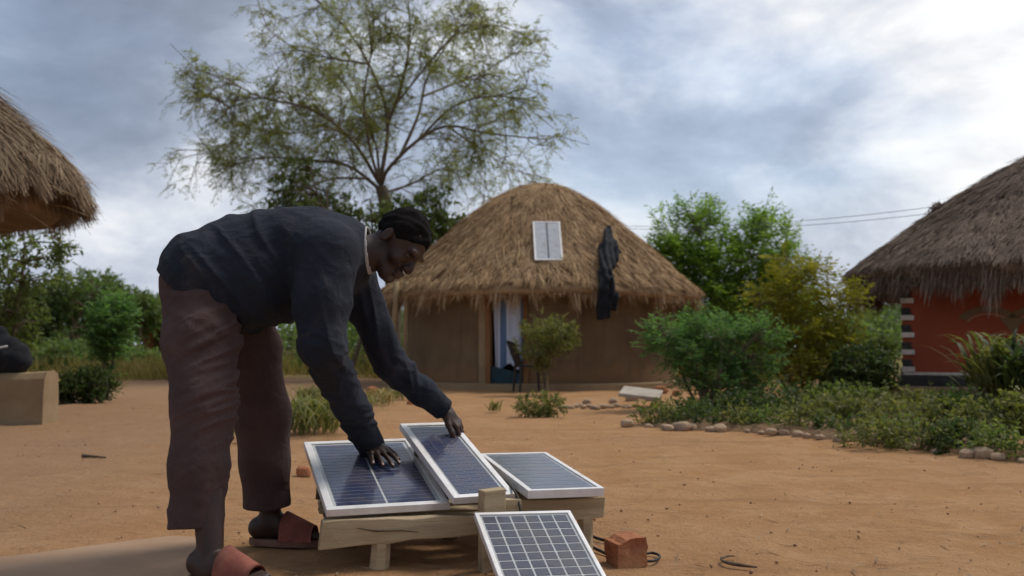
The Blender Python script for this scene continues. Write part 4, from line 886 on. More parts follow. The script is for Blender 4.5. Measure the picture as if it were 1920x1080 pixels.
# ------------------------------------------------------------------ rough wooden rack
def rack():
    yaw = 0.233; o = np.array([-0.635, 3.335, 0.0]); e = empty('wooden_rack', o, yaw)
    tag(e, 'low rough timber rack carrying three solar panels', 'rack'); rng = np.random.default_rng(12)
    def plank(name, x0, x1, y0, y1, z0, z1, mat='wood', jit=0.004, parent=e, bow=0.0):
        # subdivided plank with uneven, chipped edges
        n = max(2, int((x1 - x0) / 0.07)); V = []; F = []
        for i in range(n + 1):
            x = x0 + (x1 - x0) * i / n; w = bow * math.sin(math.pi * i / n)
            for (y, z) in ((y0, z0), (y1, z0), (y1, z1), (y0, z1)): V.append((x + rng.uniform(-1, 1) * jit * (i in (0, n)) * 2, y + rng.uniform(-jit, jit) * 0.5, z + w + rng.uniform(-jit, jit)))
        for i in range(n):
            for j in range(4): a, b = i * 4 + j, i * 4 + (j + 1) % 4; F.append((a, b, b + 4, a + 4))
        F += [(3, 2, 1, 0), tuple(n * 4 + j for j in range(4))]
        mb = MB(); mb.add(V, F); return mb.build(name, M[mat], parent, bevel=0.003, seg=1)
    fb = plank('front_board', 0.0, 0.70, 0.0, 0.032, 0.076, 0.168, jit=0.005)
    for v in fb.data.vertices:
        if v.co.z < 0.12: v.co.z += 0.035 * max(0.0, v.co.x / 0.7)
    plank('front_board', 0.66, 1.01, 0.036, 0.080, 0.135, 0.205, jit=0.006)
    # split line along the front board
    mb = MB(); mb.tube([(0.12, -0.001, 0.142), (0.18, -0.002, 0.130), (0.27, -0.002, 0.128), (0.33, -0.001, 0.120)], [0.001, 0.003, 0.0025, 0.001], 4); mb.build('crack', M['wood_dark'], fb)
    for y0, z in ((0.10, 0.150), (0.24, 0.150), (0.40, 0.150), (0.54, 0.150)):
        plank('deck_plank', 0.02 + rng.uniform(-.02, .02), 0.99 + rng.uniform(-.03, .03), y0, y0 + 0.10, z - 0.022, z, jit=0.003)
    plank('deck_plank', 0.68, 1.0, 0.085, 0.185, 0.153, 0.208, jit=0.004)
    plank('rear_rail', 0.10, 0.98, 0.50, 0.56, 0.153, 0.245, 'wood_dark', 0.006)
    for x0 in (0.05, 0.84):
        mb = MB(); mb.tube([(x0, 0.04, 0.115), (x0 - 0.0, 0.62, 0.115)], 0.020, 8); mb.build('cross_bearer', M['wood_dark'], e, smooth=True)
    # props that hold the tilted panels
    def prop(p, h, r=0.03, name='prop'):
        mb = MB(); mb.tube([(p[0], p[1], 0.16), (p[0] + .004, p[1], (0.16 + h) / 2), (p[0], p[1], h)], [r, r * 0.93, r * 0.95], 8); mb.build(name, M['wood_dark'], e, smooth=False)
    inv = Matrix.Rotation(-yaw, 3, 'Z')
    for (S, u, v) in ((S1, 0.06, 0.55), (S1, 0.36, 0.55), (S2, 0.05, 0.52), (S2, 0.18, 0.52), (S3, 0.06, 0.52), (S3, 0.23, 0.52)):
        w = S[1] + S[2] * u + S[3] * v - S[4] * 0.031; l = inv @ Vector(w - o); prop((l.x, l.y), w[2], 0.024)
    # legs: log stubs
    for (x, y, top, lx, r) in ((0.205, 0.03, 0.10, 0.012, 0.034), (0.12, 0.40, 0.13, -0.01, 0.03), (0.935, 0.055, 0.15, 0.008, 0.030), (0.90, 0.52, 0.13, 0.0, 0.03), (0.52, 0.50, 0.13, 0.0, 0.03)):
        mb = MB(); mb.tube([(x - lx, y, -0.04), (x - lx * .3, y, 0.03), (x, y + .004, top)], [r * 1.08, r, r * 0.94], 7); mb.build('leg', M['wood'] if y < 0.1 else M['wood_dark'], e)
    # block post standing at the front
    bl = inv @ Vector(P(923, 938, 3.40) - o)
    mb = MB(); mb.box((bl.x, bl.y, 0.11), (0.078, 0.062, 0.31), Matrix.Rotation(0.1, 3, 'Z'), 0.004, rng); mb.build('post_block', M['wood'], e, bevel=0.005)
    mb = MB(); mb.box((bl.x + 0.078, bl.y + 0.035, 0.185), (0.055, 0.05, 0.08), None, 0.004, rng); mb.build('wedge', M['wood'], e, bevel=0.004)
    return e
rack()

# ------------------------------------------------------------------ broken brick, cable, twig
def rock_mesh(name, size, seed, mat, flat=0.75, sub=2, rough=0.38):
    bm = bmesh.new(); bmesh.ops.create_icosphere(bm, subdivisions=sub, radius=1.0)
    v = np.array([q.co[:] for q in bm.verts]); k = 1 + rough * snoise(v, seed, 1.6, 3); v = v * k[:, None]
    v = np.sign(v) * np.abs(v) ** 0.8; v *= np.array(size) / 2; v[:, 2] = np.where(v[:, 2] < -size[2] * 0.3, -size[2] * 0.3, v[:, 2])
    for q, c in zip(bm.verts, v): q.co = c
    me = bpy.data.meshes.new(name); bm.to_mesh(me); bm.free(); me.materials.append(mat); return me
def broken_brick():
    g = G(1177, 1062); bm = bmesh.new(); bmesh.ops.create_cube(bm, size=1.0)
    bmesh.ops.subdivide_edges(bm, edges=bm.edges[:], cuts=5, use_grid_fill=True)
    co = np.array([v.co[:] for v in bm.verts]); ns = snoise(co * 2, 4, 3.0, 3)
    for v, k in zip(bm.verts, ns):
        c = np.array(v.co[:]); c = c * (1 + 0.05 * k)
        d = np.linalg.norm(c - [0.12, -0.62, 0.28]); 
        if d < 0.36: c[1] += (0.36 - d) * 0.75
        if c[2] > 0.3 and c[0] < -0.25: c[2] -= 0.12
        v.co = c * np.array([0.108, 0.098, 0.096]) * (1 + 0.07 * snoise(c[None] * 3, 8, 2.0, 2)[0])
    bmesh.ops.smooth_vert(bm, verts=bm.verts[:], factor=0.35)
    me = bpy.data.meshes.new('broken_brick'); bm.to_mesh(me); bm.free(); me.materials.append(M['brick'])
    o = link('broken_brick', me); o.location = (g[0], g[1] + 0.055, 0.042); o.rotation_euler = (0.02, -0.05, 0.35)
    tag(o, 'broken orange clay brick on the earth right of the rack', 'brick')
    def cable(pts, label, r=0.006):
        mb = MB(); mb.tube(spline(pts, 40), r, 7); tag(mb.build('cable', M['rubber'], None, smooth=True), label, 'cable')
    cable([tuple(G(1095, 1000) + [0, 0, 0.015]), tuple(G(1112, 1012) + [0, 0, 0.012]), tuple(G(1140, 1018) + [0, 0, 0.006]), tuple(G(1170, 1026) + [0, 0, 0.004]), tuple(G(1195, 1030) + [0, 0, 0.004])], 'black cable running from the rack to behind the broken brick')
    cable([tuple(G(1206, 1042) + [0, 0, 0.006]), tuple(G(1224, 1040) + [0, 0, 0.006]), tuple(G(1237, 1046) + [0, 0, 0.006]), tuple(G(1228, 1054) + [0, 0, 0.006]), tuple(G(1207, 1056) + [0, 0, 0.006])], 'short looped cable end right of the broken brick', 0.005)
    cable([tuple(G(1108, 1030) + [0, 0, 0.01]), tuple(G(1125, 1037) + [0, 0, 0.008]), tuple(G(1150, 1048) + [0, 0, 0.006])], 'cable lying between the leaning panel and the broken brick', 0.006)
    mb = MB(); a = [G(1352, 1052), G(1362, 1058), G(1395, 1064), G(1420, 1067)]
    mb.tube(spline([q + np.array([0, 0, 0.006]) for q in a], 12), np.r_[np.linspace(0.004, 0.007, 6), np.linspace(0.007, 0.003, 6)], 6)
    b_ = [G(1352, 1052), G(1364, 1047), G(1378, 1047)]; mb.tube(spline([q + np.array([0, 0, 0.008]) for q in b_], 8), np.linspace(0.005, 0.002, 8), 6)
    tag(mb.build('twig', M['wood_dark'], None, smooth=True), 'small forked dry twig on the earth at the lower right', 'twig')
    mb = MB(); a = [G(155, 858), G(172, 859), G(198, 861)]; mb.tube(spline([q + np.array([0, 0, 0.012]) for q in a], 10), np.linspace(0.014, 0.006, 10), 6)
    tag(mb.build('twig', M['wood_dark'], None, smooth=True), 'dark dry twig on the trodden earth left of the man', 'twig')
    o = link('stone', rock_mesh('stone', (0.085, 0.07, 0.07), 44, M['brick'])); g = G(568, 892); o.location = (g[0], g[1], 0.02)
    tag(o, 'small reddish stone behind the left end of the rack', 'stone')
broken_brick()
def panel_cables():
    o, r, f, n = S3[1:]
    def at3(u, v, h): return o + r * u + f * v + n * h
    pts = [at3(-0.022, 0.50, -0.012), at3(-0.026, 0.35, -0.016), at3(-0.020, 0.18, -0.014), at3(-0.030, 0.04, -0.02), at3(-0.034, -0.03, -0.06), at3(-0.03, -0.04, -0.12)]
    mb = MB(); mb.tube(spline(pts, 40), 0.0045, 6); tag(mb.build('cable', M['rubber'], None, smooth=True), 'black cable in the gap between the middle and right panels', 'cable')
panel_cables()

# ------------------------------------------------------------------ edging stones, slab, rubble
def stones():
    rng = np.random.default_rng(41); meshes = [rock_mesh('edging_stone', (0.2, 0.16, 0.14), 60 + i, M['stone'], sub=2) for i in range(6)]
    line = spline([G(1178, 800), G(1290, 806), G(1420, 812), G(1540, 824), G(1660, 836), G(1780, 852), G(1930, 868)], 400)
    s = np.r_[0, np.cumsum(np.linalg.norm(np.diff(line, axis=0), axis=1))]; d = 0.0; i = 0
    while d < s[-1]:
        k = np.searchsorted(s, d); p = line[min(k, 399)]; sc = rng.uniform(0.3, 0.78)
        o = link('edging_stone', meshes[i % 6]); o.location = (p[0], p[1] + rng.uniform(-.09, .09), 0.022 * sc); o.scale = (sc * rng.uniform(.8, 1.2), sc, sc * rng.uniform(0.7, 1.0)); o.rotation_euler = (rng.uniform(-.2, .2), rng.uniform(-.2, .2), rng.uniform(0, 6.28))
        tag(o, 'dusty rough stone in the row edging the garden bed', 'stone', 'stones edging the garden bed'); d += 0.2 * sc * rng.uniform(0.7, 1.9); i += 1
    # raised soil of the garden bed behind the stones
    n = 60; fr = line[np.linspace(0, 399, n).astype(int)]; V = []; F = []
    for i in range(n):
        t = i / (n - 1)
        for k, (dy, z) in enumerate(((0.02, -0.03), (0.10, 0.05), (0.5, 0.07), (1.5, 0.06), (2.6, 0.02), (3.0, -0.03))):
            ex = min(1.0, t * 6 + 0.1); V.append((fr[i][0] + 0.42 * dy, fr[i][1] + dy * 1.0, z * ex + 0.012 * math.sin(i * 1.3 + k) * ex - 0.002))
    for i in range(n - 1):
        for k in range(5): F.append((i * 6 + k, i * 6 + 6 + k, i * 6 + 7 + k, i * 6 + k + 1))
    tag(link('garden_bed', mesh_np('garden_bed', V, F, M['soil'], smooth=True)), 'slightly raised soil bed behind the row of stones', kind='structure')
    # cement slab resting on rubble
    g = G(1205, 762); mb = MB(); r2 = np.random.default_rng(3)
    mb.box((0, 0, 0), (0.50, 0.42, 0.045), None, 0.006, r2); o = mb.build('cement_slab', M['slab'], None, bevel=0.006); o.location = (g[0], g[1] + 0.15, 0.155); o.rotation_euler = (0.20, 0.10, -0.25)
    tag(o, 'flat grey slab propped on rubble before the hut wall', 'slab')
    for (px, py, sc, z, lb, mt) in ((1185, 752, 0.9, 0.04, 'rubble stone under the left side of the grey slab', 'stone'), (1225, 752, 1.0, 0.05, 'rubble stone under the right side of the grey slab', 'stone'), (1240, 738, 0.9, 0.05, 'reddish brick lump just behind the grey slab', 'brick'), (1268, 742, 0.7, 0.04, 'small brick lump right of the grey slab', 'brick'), (1150, 757, 0.6, 0.03, 'small stone left of the grey slab', 'stone'),
                               (1100, 757, 0.6, 0.02, 'pale stone between the sapling and the grey slab', 'stone'), (698, 735, 0.8, 0.03, 'reddish stone beside the man\'s far elbow', 'brick'), (770, 760, 0.5, 0.03, 'reddish stone below the man\'s far forearm', 'brick'), (118, 752, 0.6, 0.03, 'reddish stone at the end of the low mud wall', 'brick')):
        o = link('stone', rock_mesh('stone', (0.2 * sc, 0.17 * sc, 0.15 * sc), int(px), M[mt])); g = G(px, py); o.location = (g[0], g[1], z)
        tag(o, lb, 'stone')
    # a line of low stones / mud kerb before the hut
    rngk = np.random.default_rng(9)
    for i in range(16):
        px = 1052 + i * 8.5; g = G(px, 764 + rngk.uniform(-2, 2)); sc = rngk.uniform(0.35, 0.6); o = link('kerb_stone', meshes[i % 6]); o.location = (g[0], g[1], 0.01); o.scale = (sc, sc, sc * 0.8); o.rotation_euler = (0, 0, rngk.uniform(0, 6))
        tag(o, 'small dusty stone in the low row before the hut', 'stone', 'low row of stones before the hut')
    # gravel and straw litter
    r3 = np.random.default_rng(15); n = 2200; y = 2.6 + 9 * r3.uniform(0, 1, n) ** 1.7; x = r3.uniform(-0.62, 0.62, n) * y; sz = 0.002 + 0.0075 * r3.uniform(0, 1, n) ** 5
    base = np.array([(1, 0, 0), (-1, 0, 0), (0, 1, 0), (0, -1, 0), (0, 0, 0.7), (0, 0, -0.7)]); ff = np.array([(0, 2, 4), (2, 1, 4), (1, 3, 4), (3, 0, 4), (2, 0, 5), (1, 2, 5), (3, 1, 5), (0, 3, 5)])
    V = (base[None] + r3.normal(0, 0.2, (n, 6, 3))) * sz[:, None, None]; V += np.stack([x, y, gz(x, y) + sz * 0.2], -1)[:, None]; F = (ff[None] + 6 * np.arange(n)[:, None, None]).reshape(-1, 3)
    tag(link('gravel', mesh_np('gravel', V.reshape(-1, 3), F, M['grit'])), 'scattered grit and pebbles on the bare earth', kind='stuff')
    n = 1500; y = 2.7 + 10 * r3.uniform(0, 1, n) ** 1.5; x = r3.uniform(-0.6, 0.6, n) * y; a = r3.uniform(0, 6.28, n)
    d = np.stack([np.cos(a), np.sin(a), r3.normal(0, 0.05, n)], -1); V, F, r = strips(np.stack([x, y, gz(x, y) + 0.006], -1), nrows(d), nrows(r3.normal(0, 0.2, (n, 3)) + [0, 0, 1]), r3.uniform(0.02, 0.09, n), r3.uniform(0.003, 0.008, n), r3, 0.05)
    tag(link('straw_litter', mesh_np('straw_litter', V, F, M['thatch_brown'], r)), 'stray straw and dead leaves on the bare earth', kind='stuff')
stones()

# ------------------------------------------------------------------ things at the hut
def chair():
    g = on(993, 16.2); e = empty('plastic_chair', (g[0], g[1], 0.0), 0.25); e.location.z = 0.0
    tag(e, 'black plastic chair by the curtained doorway', 'chair')
    mb = MB(); mb.box((0, 0, 0.42), (0.44, 0.42, 0.035)); mb.build('seat', M['blackplastic'], e, bevel=0.012)
    V = []; F = []
    for side in (0, 0.03):
        for j in range(6):
            for i in range(7):
                u = i / 6 - 0.5; v = j / 5; V.append((-0.21 - 0.14 * v - side - 0.05 * (2 * u) ** 2 * -1, u * (0.36 + 0.07 * v), 0.43 + 0.40 * v - 0.03 * (2 * u) ** 2 * v))
    for s_ in (0, 1):
        for j in range(5):
            for i in range(6): q = s_ * 42 + j * 7 + i; F.append((q, q + 1, q + 8, q + 7))
    for i in range(6): F.append((35 + i, 36 + i, 78 + i, 77 + i))
    for j in range(5): F.append((j * 7, j * 7 + 7, 42 + j * 7 + 7, 42 + j * 7)); F.append((6 + j * 7, 13 + j * 7, 55 + j * 7, 48 + j * 7))
    mb = MB(); mb.add(V, F); mb.build('backrest', M['blackplastic'], e)
    for sx in (-1, 1):
        for sy in (-1, 1):
            mb = MB(); mb.tube([(sx * 0.22, sy * 0.21, 0.0), (sx * 0.19, sy * 0.185, 0.41)], [0.018, 0.026], 6); mb.build('leg', M['blackplastic'], e)
    for sy in (-1, 1):
        mb = MB(); mb.tube(spline([(-0.27, sy * 0.21, 0.62), (-0.02, sy * 0.225, 0.63), (0.16, sy * 0.22, 0.60), (0.19, sy * 0.2, 0.43)], 12), 0.02, 6); mb.build('armrest', M['blackplastic'], e, smooth=True)
chair()
ROOFP = np.array([(0.0, 3.86), (0.10, 3.84), (0.20, 3.72), (0.31, 3.52), (0.44, 3.22), (0.56, 2.90), (0.68, 2.54), (0.80, 2.20), (0.90, 1.93), (1.0, 1.68)])
def roof_at(px, py):
    """point on the middle hut's thatch seen at a pixel"""
    for Y in np.linspace(16.4, 19.7, 400):
        q = P(px, py, Y); k = math.hypot(q[0] - 0.55, q[1] - 19.7) / 3.17
        if k < 1 and q[2] < np.interp(k, ROOFP[:, 0], ROOFP[:, 1]) + 0.06: return q
    return P(px, py, 16.75)
def roof_panel():
    # small panel lying on the thatch, above the door
    a, c = roof_at(1029, 493), roof_at(1030, 421); W, L = 0.49, np.linalg.norm(c - a)
    r = unit([1, 0.02, 0]); f = unit((c - a) - r * np.dot(c - a, r)); n = np.cross(r, f); a = a + n * 0.07 - r * W / 2
    e = empty('solar_panel'); e.matrix_world = Matrix(((r[0], f[0], n[0], a[0]), (r[1], f[1], n[1], a[1]), (r[2], f[2], n[2], a[2]), (0, 0, 0, 1)))
    tag(e, 'small pale solar panel lying on the golden thatched roof', 'solar panel')
    bar, th = 0.03, 0.03
    for cc, s in (((W / 2, bar / 2, -th / 2), (W, bar, th)), ((W / 2, L - bar / 2, -th / 2), (W, bar, th)), ((bar / 2, L / 2, -th / 2), (bar, L - 2 * bar, th)), ((W - bar / 2, L / 2, -th / 2), (bar, L - 2 * bar, th))):
        mb = MB(); mb.box(cc, s); mb.build('frame_bar', M['alu'], e, bevel=0.003)
    mb = MB(); mb.box((W / 2, L / 2, -0.012), (W - 2 * bar + .004, L - 2 * bar + .004, 0.006)); mb.build('backsheet', M['sheet'], e)
    me = None; cw = (W - 2 * bar - 0.06) / 2; chh = (L - 2 * bar - 0.05) / 6
    for i in range(2):
        for j in range(6):
            if me is None: mb = MB(); mb.box((0, 0, 0), (cw, chh - 0.006, 0.002)); me = bpy.data.meshes.new('cell'); me.from_pydata(mb.v, [], mb.f); me.materials.append(M['cellpale'])
            q = link('cell', me, e); q.location = (bar + 0.012 + cw / 2 + i * (cw + 0.036), bar + 0.02 + chh * (j + 0.5), -0.007)
    mb = MB(); mb.box((W / 2, L / 2, -0.0075), (0.026, L - 2 * bar - 0.03, 0.002)); mb.build('divider', M['cell2'], e)
    mb = MB(); mb.add([(bar, bar, -0.004), (W - bar, bar, -0.004), (W - bar, L - bar, -0.004), (bar, L - bar, -0.004)], [(0, 1, 2, 3)]); mb.build('glass', M['glass'], e)
roof_panel()


# ================================================================== implicit surfaces for cloth and the person
class Field:
    def __init__(s, lo, hi, h):
        s.lo = np.array(lo, float); s.h = h; s.n = np.ceil((np.array(hi) - s.lo) / h).astype(int) + 1
        s.d = np.full(s.n, 0.2, np.float32)
    def _box(s, lo, hi):
        i0 = np.maximum(np.floor((lo - s.lo) / s.h).astype(int), 0); i1 = np.minimum(np.ceil((hi - s.lo) / s.h).astype(int) + 1, s.n)
        if np.any(i1 <= i0): return None, None
        sl = tuple(slice(a, b) for a, b in zip(i0, i1))
        ax = [s.lo[k] + s.h * np.arange(i0[k], i1[k]) for k in range(3)]
        return sl, np.stack(np.meshgrid(*ax, indexing='ij'), -1).astype(np.float32)
    def _put(s, sl, d, k, sub):
        o = s.d[sl]
        if sub: d = -d; a, b = o, d; hh = np.clip(0.5 - 0.5 * (b - a) / max(k, 1e-5), 0, 1); s.d[sl] = b * (1 - hh) + a * hh + k * hh * (1 - hh)
        else: hh = np.clip(0.5 + 0.5 * (o - d) / max(k, 1e-5), 0, 1); s.d[sl] = o * (1 - hh) + d * hh - k * hh * (1 - hh)
    def cap(s, a, b, ra, rb=None, k=0.02, sub=False):
        rb = ra if rb is None else rb; a = np.asarray(a, float); b = np.asarray(b, float); m = max(ra, rb) + k + 4 * s.h
        sl, p = s._box(np.minimum(a, b) - m, np.maximum(a, b) + m)
        if sl is None: return s
        ab = (b - a).astype(np.float32); t = np.clip(((p - a.astype(np.float32)) @ ab) / (ab @ ab + 1e-9), 0, 1)
        d = np.linalg.norm(p - (a.astype(np.float32) + t[..., None] * ab), axis=-1) - (ra + (rb - ra) * t); s._put(sl, d, k, sub); return s
    def chain(s, pts, rs, k=0.02, sub=False):
        for i in range(len(pts) - 1): s.cap(pts[i], pts[i + 1], rs[i], rs[i + 1], k, sub)
        return s
    def ell(s, c, axes, r, k=0.02, sub=False):
        c = np.asarray(c, float); A = np.asarray(axes, float); r = np.asarray(r, float); m = r.max() + k + 4 * s.h
        sl, p = s._box(c - m, c + m)
        if sl is None: return s
        q = (p - c.astype(np.float32)) @ A.T.astype(np.float32); k0 = np.linalg.norm(q / r, axis=-1); k1 = np.linalg.norm(q / (r * r), axis=-1) + 1e-9
        s._put(sl, k0 * (k0 - 1) / k1, k, sub); return s
    def plane(s, o, n):
        """keep the side that n points away from"""
        sl, p = s._box(s.lo, s.lo + s.h * s.n); d = (p - np.asarray(o, np.float32)) @ unit(n).astype(np.float32); s.d = np.maximum(s.d, d[tuple(slice(0, k) for k in s.n)]); return s
    def near(s, band=0.05):
        idx = np.argwhere(np.abs(s.d) < band); return idx, s.lo + s.h * idx
    def disp(s, fn, band=0.05):
        idx, p = s.near(band); s.d[idx[:, 0], idx[:, 1], idx[:, 2]] += fn(p).astype(np.float32); return s
    def mesh(s, name, mat, smooth_it=1):
        d = s.d; ins = d < 0; cx = ins[:-1, :-1, :-1].astype(np.int8)
        cnt = np.zeros(np.array(d.shape) - 1, np.int8)
        for a in (0, 1):
            for b in (0, 1):
                for c in (0, 1): cnt += ins[a:a + cnt.shape[0], b:b + cnt.shape[1], c:c + cnt.shape[2]]
        act = np.argwhere((cnt > 0) & (cnt < 8)); vid = np.full(cnt.shape, -1, np.int64); vid[tuple(act.T)] = np.arange(len(act))
        corners = [(a, b, c) for a in (0, 1) for b in (0, 1) for c in (0, 1)]
        val = {k: d[act[:, 0] + k[0], act[:, 1] + k[1], act[:, 2] + k[2]] for k in corners}
        acc = np.zeros((len(act), 3)); num = np.zeros(len(act))
        for k in corners:
            for ax in range(3):
                if k[ax] == 0:
                    k2 = tuple(1 if i == ax else k[i] for i in range(3)); a, b = val[k], val[k2]; m = (a < 0) != (b < 0); t = np.where(m, a / np.where(m, a - b, 1), 0)
                    q = np.tile(np.array(k, float), (len(act), 1)); q[:, ax] += t; acc += q * m[:, None]; num += m
        V = s.lo + s.h * (act + acc / np.maximum(num, 1)[:, None]); F = []
        for ax in range(3):
            sl0 = [slice(None)] * 3; sl1 = [slice(None)] * 3; sl0[ax] = slice(0, -1); sl1[ax] = slice(1, None)
            e = np.argwhere(ins[tuple(sl0)] != ins[tuple(sl1)]); u, w = (ax + 1) % 3, (ax + 2) % 3
            e = e[(e[:, u] > 0) & (e[:, w] > 0) & (e[:, u] < d.shape[u] - 1) & (e[:, w] < d.shape[w] - 1)]
            def vv(du, dw): q = e.copy(); q[:, u] -= du; q[:, w] -= dw; return vid[tuple(q.T)]
            quad = np.stack([vv(1, 1), vv(0, 1), vv(0, 0), vv(1, 0)], -1); flip = ~ins[tuple(e.T)]; quad[flip] = quad[flip][:, ::-1]; F.append(quad)
        F = np.concatenate(F); F = F[(F >= 0).all(1)]
        return mesh_np(name, V, F, mat, smooth=True)

# ------------------------------------------------------------------ black garment thrown over the thatch, hanging past the eave
def garment():
    lift = np.array([0, -0.05, 0.07]); q = lambda x, y: roof_at(x, y) + lift
    ye = q(1136, 525)[1] - 0.10; h = lambda x, y, d=0.0: P(x, y, min(ye, 16.62) - d)
    c = q(1138, 470); f = Field((c[0] - 0.42, 16.1, 1.0), (c[0] + 0.42, 18.6, 2.95), 0.0135)
    f.chain([q(1141, 428), q(1140, 448), q(1138, 472), q(1136, 500), q(1135, 522), h(1134, 545), h(1133, 572), h(1132, 598)], [0.035, 0.075, 0.13, 0.135, 0.12, 0.115, 0.115, 0.11], 0.04)
    f.chain([q(1145, 458), q(1153, 480), q(1148, 506)], [0.08, 0.11, 0.05], 0.03).chain([h(1142, 525), h(1152, 560), h(1150, 580)], [0.09, 0.075, 0.05], 0.03)
    f.disp(lambda p: 0.016 * np.sin((p[:, 0] - c[0]) * 58 + 1.8 * np.sin(p[:, 2] * 6)) + 0.012 * snoise(p, 71, 9, 2), 0.06); f.plane(h(1131, 599), (0.12, 0, -1))
    tag(link('draped_garment', f.mesh('draped_garment', M['blackcloth'])), 'black garment thrown over the golden thatch and hanging past its eave', 'clothes')
garment()
def bag():
    c = P(18, 655, LW[1] + 0.16); z0 = 0.495
    f = Field((c[0] - 0.6, c[1] - 0.35, z0 - 0.03), (c[0] + 0.5, c[1] + 0.35, z0 + 0.75), 0.012)
    f.chain([(c[0] - 0.22, c[1], z0 + 0.13), (c[0] + 0.06, c[1], z0 + 0.12)], [0.17, 0.15], 0.05).chain([(c[0] - 0.1, c[1], z0 + 0.2), (c[0] - 0.12, c[1], z0 + 0.36)], [0.16, 0.09], 0.06).cap((c[0] + 0.02, c[1], z0 + 0.26), (c[0] + 0.1, c[1], z0 + 0.22), 0.09, 0.07, 0.05)
    f.disp(lambda p: 0.012 * snoise(p, 3, 16, 2), 0.06); f.plane((0, 0, z0 + 0.004), (0, 0, -1))
    e = empty('bag', (c[0], c[1], z0)); tag(e, 'bulging black bag resting on the low mud wall', 'bag')
    o = link('body', f.mesh('body', M['blackcloth']), e); o.matrix_parent_inverse = Matrix.Translation((-c[0], -c[1], -z0))
    mb = MB(); mb.tube(spline([(-0.12, -0.155, 0.225), (-0.02, -0.165, 0.235), (0.05, -0.14, 0.25)], 10), np.full(10, 0.011), 6); mb.build('strap', M['shirt'], e, smooth=True)
bag()

